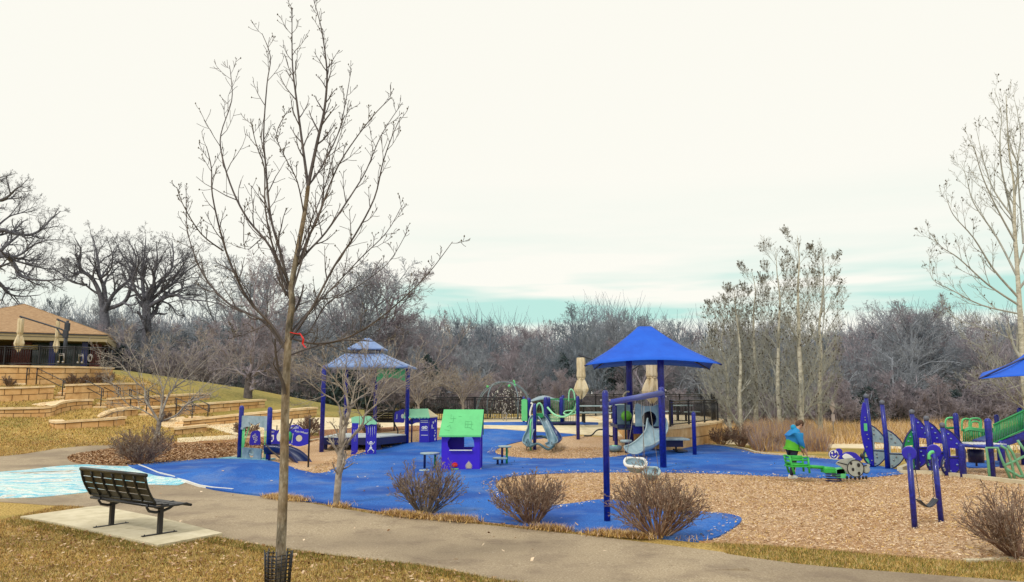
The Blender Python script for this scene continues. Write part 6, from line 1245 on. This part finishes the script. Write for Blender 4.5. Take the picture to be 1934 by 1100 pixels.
mb = MB(); mb.box((q(1588, 0)[0], 0, q(0, 890)[1]), (.3, .3, .14)).prism([q(1577, 902), q(1575, 888), q(1590, 884), q(1596, 903)], .3); mb.build('saddle_base', M['mint'], t)
rp_ = MB().prism(circ(*q(1577, 860), 8 / s, 18), .06, y=.02).prism(circ(*q(1589, 855), 6.5 / s, 14), .05, y=.05).prism(cat_rom([q(*a) for a in [(1586, 868), (1592, 860), (1603, 855), (1616, 856), (1624, 862), (1630, 870), (1618, 872), (1600, 868)]], 3), .06, y=.0).build('blue_rider', M['panelblue'], t)
mb = MB(); mb.prism(cat_rom([q(*a) for a in [(1592, 864), (1598, 858), (1606, 860), (1612, 865), (1610, 869), (1600, 869)]], 3), .02, y=-.05)
mb.tube([(x, -.02, z) for x, z in circ(*q(1577, 860), 8.4 / s, 18)], .011, 5); mb.tube([(q(1573, 0)[0], -.02, q(0, 862)[1]), (q(1577, 0)[0], -.02, q(0, 865)[1]), (q(1581, 0)[0], -.02, q(0, 861)[1])], .013, 5)
for a in ((1574, 857), (1580, 855)): mb.sph((q(a[0], 0)[0], -.02, q(0, a[1])[1]), (.024, .012, .034), 8)
mb.build('white_marks', M['white'], rp_); MB().sph((q(1631, 0)[0], .0, q(0, 863)[1]), (.05, .05, .075)).build('handle', M['black'], t)
# ---- amphitheatre walls
def wall(label, pts, capd=.42, courses=2, name='stone_wall', zbase=None, parent=None):
    """pts: (px, py_top, py_base) left to right"""
    B = []; 
    for px, tp, bt in pts:
        bt = tp + (bt - tp) * (1.0 if courses == 3 or 'far left' in label else 1.2)
        g = G(px, bt); B.append((g.x, g.y, g.z, ZT(px, tp, g) - g.z))
    B = cat_rom(B, 3, False); n = len(B); hh = sum(b[3] for b in B) / n
    o = Vector(B[0][:3]); t = thing(name, label, 'stone wall', o)
    def strip(mb, y0, y1, f0, f1, prot=0.0, th=None, ex=0):
        vs = []
        for i, (x, y, z, h) in enumerate(B):
            a_, b_ = B[max(i - 1, 0)], B[min(i + 1, n - 1)]; d = Vector((b_[0] - a_[0], b_[1] - a_[1], 0)).normalized(); nr = Vector((-d.y, d.x, 0)); pf = Vector((x, y, 0)) - nr * prot; pk = Vector((x, y, 0)) + nr * (th or capd * 1.35)
            if i == 0: pf -= d * ex; pk -= d * ex
            if i == n - 1: pf += d * ex; pk += d * ex
            zl, zh = z + f0(h), z + f1(h)
            for q_, zz in ((pf, zl), (pk, zl), (pk, zh), (pf, zh)): vs.append(Vector((q_.x, q_.y, zz)) - o)
        fs = [(i * 4 + j, (i + 1) * 4 + j, (i + 1) * 4 + (j + 1) % 4, i * 4 + (j + 1) % 4) for i in range(n - 1) for j in range(4)] + [(3, 2, 1, 0), tuple(len(vs) - 4 + i for i in (0, 1, 2, 3))]
        mb._add(vs, fs)
    ch = .10
    mb = MB(); strip(mb, 0, 0, lambda h: -.4, lambda h: h - ch - .004, 0, .36); mb.build('wall_body', M['stone'], t)
    mb = MB(); strip(mb, 0, 0, lambda h: h - ch, lambda h: h, .05, capd, .05); mb.build('capstones', M['cap'], t)
    mb = MB(); nc = max(1, courses)
    for c_i in range(0, nc):
        f = c_i / nc
        if c_i: mb.tube([Vector((x, y, z + (h - ch) * f)) - o + Vector((0, -.004, 0)) for x, y, z, h in B], .014, 4, False)
        L = 0
        for i in range(n - 1):
            if (i + c_i) % 2: continue
            x, y, z, h = B[i]; e_ = .5 * ((i * 7 + c_i * 3) % 5) / 5; x2, y2, z2, h2 = B[i + 1]; q_ = Vector((x + (x2 - x) * e_, y + (y2 - y) * e_, 0)); zz = z + (z2 - z) * e_; h_ = h - ch
            mb.tube([Vector((q_.x, q_.y - .004, zz + h_ * f)) - o, Vector((q_.x, q_.y - .004, zz + h_ * (f + 1 / nc))) - o], .012, 4, False)
    mb.tube([Vector((x, y - .03, z + h - ch - .01)) - o for x, y, z, h in B], .016, 4, False)
    mb.build('mortar_joints', M['joint'], t); return t
wall('tall tan sandstone wall carrying the pavilion terrace', [(-60, 690, 730), (0, 690, 729), (70, 691, 727), (140, 692, 725), (212, 694, 720)], .5, 3)
wall('stone tier wall at the far left, just below the pavilion wall', [(-60, 733, 760), (0, 731, 759), (50, 730, 757), (100, 728, 754)], .5, 2)
wall('stone tier wall with twiggy shrubs above it, right of the upper stairs', [(122, 726, 752), (180, 724, 749), (230, 723, 745), (273, 723, 740)], .5, 2)
wall('curved stone tier wall swinging back in an S at the left', [(-60, 771, 786), (0, 770, 785), (55, 769, 785), (95, 767, 784), (112, 760, 777), (140, 755, 771), (174, 754, 768)], .55, 2)
wall('stone tier wall in the middle of the slope between the handrails', [(202, 752, 768), (240, 750, 766), (284, 748, 764), (340, 745, 758), (396, 742, 753)], .5, 2)
wall('front stone bench wall with a chamfered left end', [(94, 793, 800), (106, 796, 808), (150, 793, 806), (200, 790, 804), (236, 787, 800)], .5, 1)
wall('short curved stone bench behind the front bench wall', [(191, 785, 789), (205, 778, 787), (220, 773, 786), (240, 771, 784), (260, 770, 782)], .55, 1)
wall('stone tier wall ending left of the small slide posts', [(288, 769, 782), (330, 765, 780), (400, 760, 776), (450, 757, 772), (500, 754, 768)], .5, 2)
wall('low stone bench wall half hidden by the ornamental tree', [(330, 808, 820), (350, 806, 818), (390, 802, 813)], .5, 1)
wall('lowest long stone wall running behind the small slide', [(346, 792, 806), (400, 787, 801), (460, 781, 796), (540, 774, 790), (598, 769, 783)], .5, 2)
# ---- stairs
def stairs(label, px0, px1, bot, top, n=5):
    a, b = G(px0, bot), G(px1, bot); w_ = (b - a).length; z1 = ZT(px0, top, G(px0, bot)) - a.z; t = thing('stone_steps', label, 'steps', (a + b) / 2, dirz(a, b), 'flights of stone steps')
    for i in range(n): MB().box((0, .35 * i + .2, (i + .5) * z1 / n - .1), (w_, .42, z1 / n + .2)).build('step', M['stone'] if i % 2 else M['cap'], t)
stairs('topmost flight of stone steps under the pavilion wall', 24, 48, 728, 706); stairs('flight of stone steps between the two left tier walls', 101, 121, 753, 733)
stairs('flight of stone steps in the middle of the slope', 175, 201, 771, 755); stairs('flight of stone steps beside the short curved bench', 261, 288, 785, 768); stairs('lowest flight of stone steps by the long bottom wall', 322, 346, 805, 788)
# ---- handrails
def handrail(label, x0, y0, x1, y1, h):
    a, b = G(x0, y0), G(x1, y1); o = a.copy(); s = PPM(a); H_ = (h + 4) / s; t = thing('handrail', label, 'handrail', o, 0, 'black stair handrails'); d = b - a
    for k, q_ in enumerate((Vector((0, 0, 0)), d)): MB().tube([q_ + Vector((0, 0, -.1)), q_ + Vector((0, 0, H_))], .028, 6).build('post', M['black'], t)
    u = d.normalized() * .16; mb = MB(); top0, top1 = Vector((0, 0, H_)), d + Vector((0, 0, H_)); mid0, mid1 = Vector((0, 0, H_ * .62)), d + Vector((0, 0, H_ * .62))
    mb.tube([mid0, mid0 - u * 1.2, top0 - u * 1.2, top0, top1, top1 + u * 1.2, mid1 + u * 1.2, mid1, mid0], .022, 6); mb.build('rail', M['black'], t)
for i, (x0, y0, x1, y1, h, lab) in enumerate([(20, 720, 49, 727, 27, 'leftmost black handrail on the topmost steps'), (68, 727, 117, 752, 27, 'black handrail right of the topmost steps'), (162, 754, 190, 769, 30, 'black handrail left of the middle steps'), (194, 752, 222, 766, 29, 'black handrail right of the middle steps'),
    (246, 769, 276, 784, 28, 'black handrail left of the steps beside the curved bench'), (279, 768, 305, 780, 27, 'black handrail right of the steps beside the curved bench'), (332, 784, 362, 798, 27, 'black handrail left of the lowest steps'), (363, 782, 392, 797, 27, 'rightmost black handrail beside the lowest steps')]): handrail(lab, x0, y0, x1, y1, h)
# ---- pavilion
THp = R(24); C_ = AT(203, 633, 52); hw = 5.82; zt_ = 4.05; Oy = 52 + hw * (math.cos(THp) - math.sin(THp)); O = Vector((C_.x - hw * (math.cos(THp) + math.sin(THp)), Oy, zt_))
t = thing('pavilion', 'tan-roofed park pavilion with beige fascia and dark brick walls behind the black fence', 'pavilion', O, THp)
ze = C_.z - zt_; zf = AT(203, 642.5, 52).z - zt_ - .12; za = AT(40, 576, Oy).z - zt_
def lxp(px): return hw - (203 - px) / 26.5
mb = MB(); mb._add([(-hw - .05, -hw - .05, ze), (hw + .05, -hw - .05, ze), (hw + .05, hw, ze), (-hw, hw, ze), (0, 0, za)], [(0, 1, 4), (1, 2, 4), (2, 3, 4), (3, 0, 4)])
rf = mb.build('roof', M['shingle'], t, solid=.08); MB().tube([(-hw, -hw, ze + .03), (0, 0, za + .03), (hw, -hw, ze + .03)], .05, 6).build('ridge_caps', M['shingle'], rf)
mb = MB()
for k in (1, -1): mb.box((0, -(hw - .02) * k, (ze + zf) / 2 - .02), (hw * 2 + .02, .07, ze - zf)); mb.box(((hw - .02) * k, 0, (ze + zf) / 2 - .02), (.07, hw * 2 - .12, ze - zf - .01))
mb.box((0, 0, zf + .1), (hw * 2 - .2, hw * 2 - .2, .06)); mb.build('fascia', M['fascia'], t); mb = MB(); mb.box((0, -hw - .04, ze - .04), (hw * 2 + .1, .05, .07)).box((0, -hw - .02, (zf + ze) / 2), (hw * 2 + .06, .03, .03)); mb.build('gutter', M['dark'], t)
for px0, px1 in ((-60, 20), (48, 78), (172, 190)): a_, b_ = lxp(px0), lxp(px1); MB().box(((a_ + b_) / 2, -3.2, zf / 2), (b_ - a_, .3, zf)).build('brick_wall', M['brick'], t)
a_, b_ = lxp(78), lxp(172); MB().box(((a_ + b_) / 2, -2.9, zf / 2), (b_ - a_, .08, zf)).build('glass_wall', M['glass'], t)
MB().box((0, 2.5, zf / 2), (hw * 1.9, .3, zf)).build('back_wall', M['brick'], t)
for px in (28, 168, 118): MB().box((lxp(px), -hw + .5, zf / 2), (.35, .35, zf)).build('column', M['navy'], t)
MB().box((lxp(70), -3.4, zf - .35), (1.4, .05, .3)).box((lxp(2), -3.4, zf - .35), (2, .05, .2)).build('wall_sign', M['cream'], t)
fr = fence_run('terrace_fence', 'black iron fence with silver music notes on the pavilion terrace', 'fence', [tuple(AT(-60, 689, 46.3)), tuple(AT(0, 689, 46.4)), tuple(AT(100, 689.5, 46.5)), tuple(AT(204, 691, 46.6))], 1.08, post_every=2.2, bal=.13, r=.013)
Of = Vector(fr.location)
for x, y, w_ in ((112, 680, 9), (149, 681, 8)):
    mb = MB(); A = lambda px, py: AT(px, py, 46.4) - Of
    mb.tube([A(x, y + 4), A(x, y - 11), A(x + w_, y - 12), A(x + w_, y + 4)], .03, 5).tube([A(x, y - 8), A(x + w_, y - 9)], .03, 5)
    for q_ in (A(x - 2, y + 4), A(x + w_ - 2, y + 4)): mb.sph(q_, (.09, .04, .06), 8)
    mb.build('music_note', M['steel'], fr)
mb = MB(); q_ = AT(170, 677, 46.4) - Of; mb.tube([(q_.x + .17 * math.cos(i * .5) * (1 - i * .03), q_.y, q_.z + .25 * math.sin(i * .5) * (1 - i * .02)) for i in range(24)], .025, 5); mb.build('treble_scroll', M['steel'], fr)
closed_umbrella('closed beige umbrella on a long arm left on the pavilion terrace', 47.6, (114, 622), (40, 602, 632, 666, 9.5), 'closed terrace umbrellas', 4.0)
closed_umbrella('closed beige umbrella beside the black mast on the pavilion terrace', 48.4, (116, 606), (110, 607, 640, 668, 6), 'closed terrace umbrellas', 4.0)
# ---- person
def skin_mesh(name, verts, edges, radii, mat, parent, sub=2, root=0):
    me = bpy.data.meshes.new(name); me.from_pydata(verts, edges, []); o = bpy.data.objects.new(name, me); COL.objects.link(o); o.modifiers.new('s', 'SKIN'); s_ = o.modifiers.new('u', 'SUBSURF'); s_.levels = s_.render_levels = sub
    sv = me.skin_vertices[0].data
    for i, r_ in enumerate(radii): sv[i].radius = r_ if isinstance(r_, tuple) else (r_, r_); sv[i].use_root = i == root
    dg = bpy.context.evaluated_depsgraph_get(); m2 = bpy.data.meshes.new_from_object(o.evaluated_get(dg)); bpy.data.objects.remove(o)
    m2.materials.clear(); m2.materials.append(mat)
    for f in m2.polygons: f.use_smooth = True
    n = bpy.data.objects.new(name, m2); COL.objects.link(n); n.parent = parent; return n
p = G(1500, 906); t = thing('person', 'person in blue and green jacket and dark trousers leaning over the green seesaw seat', 'person', p)
skinm = pm('skin', [(.42, .24, .16), (.55, .34, .24)], 6, .6, 0)
V = [(-.02, 0, .80), (.0, 0, .95), (.04, 0, 1.12), (.10, 0, 1.26), (.16, 0, 1.34), (.21, 0, 1.40), (.245, 0, 1.46),
     (-.02, .09, .76), (.03, .10, .43), (-.04, .11, .08), (.08, .11, .03), (-.02, -.09, .76), (-.02, -.10, .43), (-.12, -.10, .08), (.0, -.10, .03),
     (.09, .16, 1.22), (.17, .20, .98), (.27, .16, .80), (.31, .15, .73), (.09, -.16, 1.22), (.16, -.20, .98), (.25, -.17, .80), (.29, -.15, .73)]
E = [(0, 1), (1, 2), (2, 3), (3, 4), (4, 5), (5, 6), (0, 7), (7, 8), (8, 9), (9, 10), (0, 11), (11, 12), (12, 13), (13, 14), (3, 15), (15, 16), (16, 17), (17, 18), (3, 19), (19, 20), (20, 21), (21, 22)]
Rd = [.12, .11, .12, .11, .05, .078, .075, .085, .055, .038, .03, .085, .055, .038, .03, .06, .042, .03, .034, .06, .042, .03, .034]
for side, hi in ((1, 18), (-1, 22)):
    bx_, by_, bz = V[hi]
    for f in range(4):
        yy = by_ + side * (-.03 + .02 * f); i0 = len(V); ln = (.055, .065, .068, .05)[f]; V += [(bx_ + .012, yy, bz - .05), (bx_ + .035, yy, bz - .05 - ln * .5), (bx_ + .03, yy, bz - .06 - ln)]; E += [(hi, i0), (i0, i0 + 1), (i0 + 1, i0 + 2)]; Rd += [.010, .009, .008]
    i0 = len(V); V += [(bx_ + .03, by_ - side * .03, bz - .015), (bx_ + .055, by_ - side * .035, bz - .05)]; E += [(hi, i0), (i0, i0 + 1)]; Rd += [.011, .009]
skin_mesh('body', V, E, Rd, skinm, t)
mj = bpy.data.materials.new('jacket_blue_green'); mj.use_nodes = True; nt_ = mj.node_tree; tcn = nt_.nodes.new('ShaderNodeTexCoord'); sx = nt_.nodes.new('ShaderNodeSeparateXYZ'); nt_.links.new(tcn.outputs['Object'], sx.inputs[0])
v_ = math_(nt_, 'ADD', sx.outputs[2], math_(nt_, 'MULTIPLY', sx.outputs[0], .55)); nn = nt_.nodes.new('ShaderNodeTexNoise'); nn.inputs['Scale'].default_value = 14; nt_.links.new(tcn.outputs['Object'], nn.inputs['Vector']); v_ = math_(nt_, 'ADD', v_, math_(nt_, 'MULTIPLY', nn.outputs[0], .06))
rr_ = ramp(nt_, [(0, (.09, .42, .02)), (.5, (.09, .42, .02)), (.53, (.01, .17, .52)), (1, (.01, .26, .55))], math_(nt_, 'SUBTRACT', v_, .49)); nt_.links.new(rr_.outputs[0], nt_.nodes['Principled BSDF'].inputs[0]); nt_.nodes['Principled BSDF'].inputs['Roughness'].default_value = .8
skin_mesh('jacket', [(-.03, 0, .74), (-.02, 0, .82), (.0, 0, .96), (.03, 0, 1.12), (.07, 0, 1.27), (.13, 0, 1.34), (.09, .17, 1.22), (.17, .21, .98), (.255, .17, .82), (.09, -.17, 1.22), (.16, -.21, .98), (.235, -.18, .82)],
          [(0, 1), (1, 2), (2, 3), (3, 4), (4, 5), (4, 6), (6, 7), (7, 8), (4, 9), (9, 10), (10, 11)], [(.185, .17), (.20, .175), (.20, .175), (.195, .185), (.165, .165), .09, .105, .082, .05, .105, .082, .05], mj, t, root=2)
skin_mesh('hood', [(.0, 0, 1.30), (.06, 0, 1.36), (.12, 0, 1.36)], [(0, 1), (1, 2)], [(.07, .10), (.10, .13), (.07, .08)], MATS['jacket_hood'] if 'jacket_hood' in MATS else paint('jacket_hood', (.01, .28, .52), .8), t)
trm = paint('navy_trousers', (.012, .014, .045), .8)
skin_mesh('trousers', [(-.02, 0, .82), (-.02, .09, .74), (.03, .10, .44), (-.035, .11, .10), (-.02, -.09, .74), (-.02, -.10, .44), (-.115, -.10, .10)], [(0, 1), (1, 2), (2, 3), (0, 4), (4, 5), (5, 6)], [.13, .10, .072, .055, .10, .072, .055], trm, t)
MB().tube([(.10, .05, .5), (.06, .04, .30), (.03, .05, .13)], .016, 6).build('white_stripe', M['white'], t)
for k, (x, y) in enumerate(((-.02, .11), (-.10, -.10))):
    o = MB().sph((x + .03, y, .055), (.135, .05, .05), 14).sph((x - .04, y, .085), (.055, .046, .05), 12).build('shoe', M['white'], t); MB().box((x + .03, y, .012), (.27, .10, .025)).build('sole', paint('pink_sole', (.75, .32, .28), .7), o)
# head details
hd = Vector((.235, 0, 1.45)); f_ = Vector((.75, 0, -.66)).normalized(); u_ = Vector((.66, 0, .75)).normalized()
mb = MB(); mb.sph(hd - f_ * .02 + u_ * .025, (.098, .088, .10), 16).sph(hd - f_ * .06 - u_ * .02, (.07, .078, .085), 14); mb.build('hair', pm('brown_hair', [(.05, .025, .015), (.14, .08, .05)], 30, .9, .3, stretch=(1, 1, .3)), t)
fc = MB(); fc.sph(hd + f_ * .078 - u_ * .005, (.016, .014, .018), 8)
for k in (-1, 1): fc.sph(hd + Vector((0, k * .078, 0)) - u_ * .01, (.018, .012, .026), 8)
fc.build('nose_and_ears', skinm, t); fc = MB()
for k in (-1, 1): fc.sph(hd + f_ * .07 + u_ * .018 + Vector((0, k * .03, 0)), .009, 6)
fc.tube([hd + f_ * .071 - u_ * .04 + Vector((0, -.022, 0)), hd + f_ * .076 - u_ * .043, hd + f_ * .071 - u_ * .04 + Vector((0, .022, 0))], .005, 4); fc.build('eyes_and_mouth', M['brick'], t)
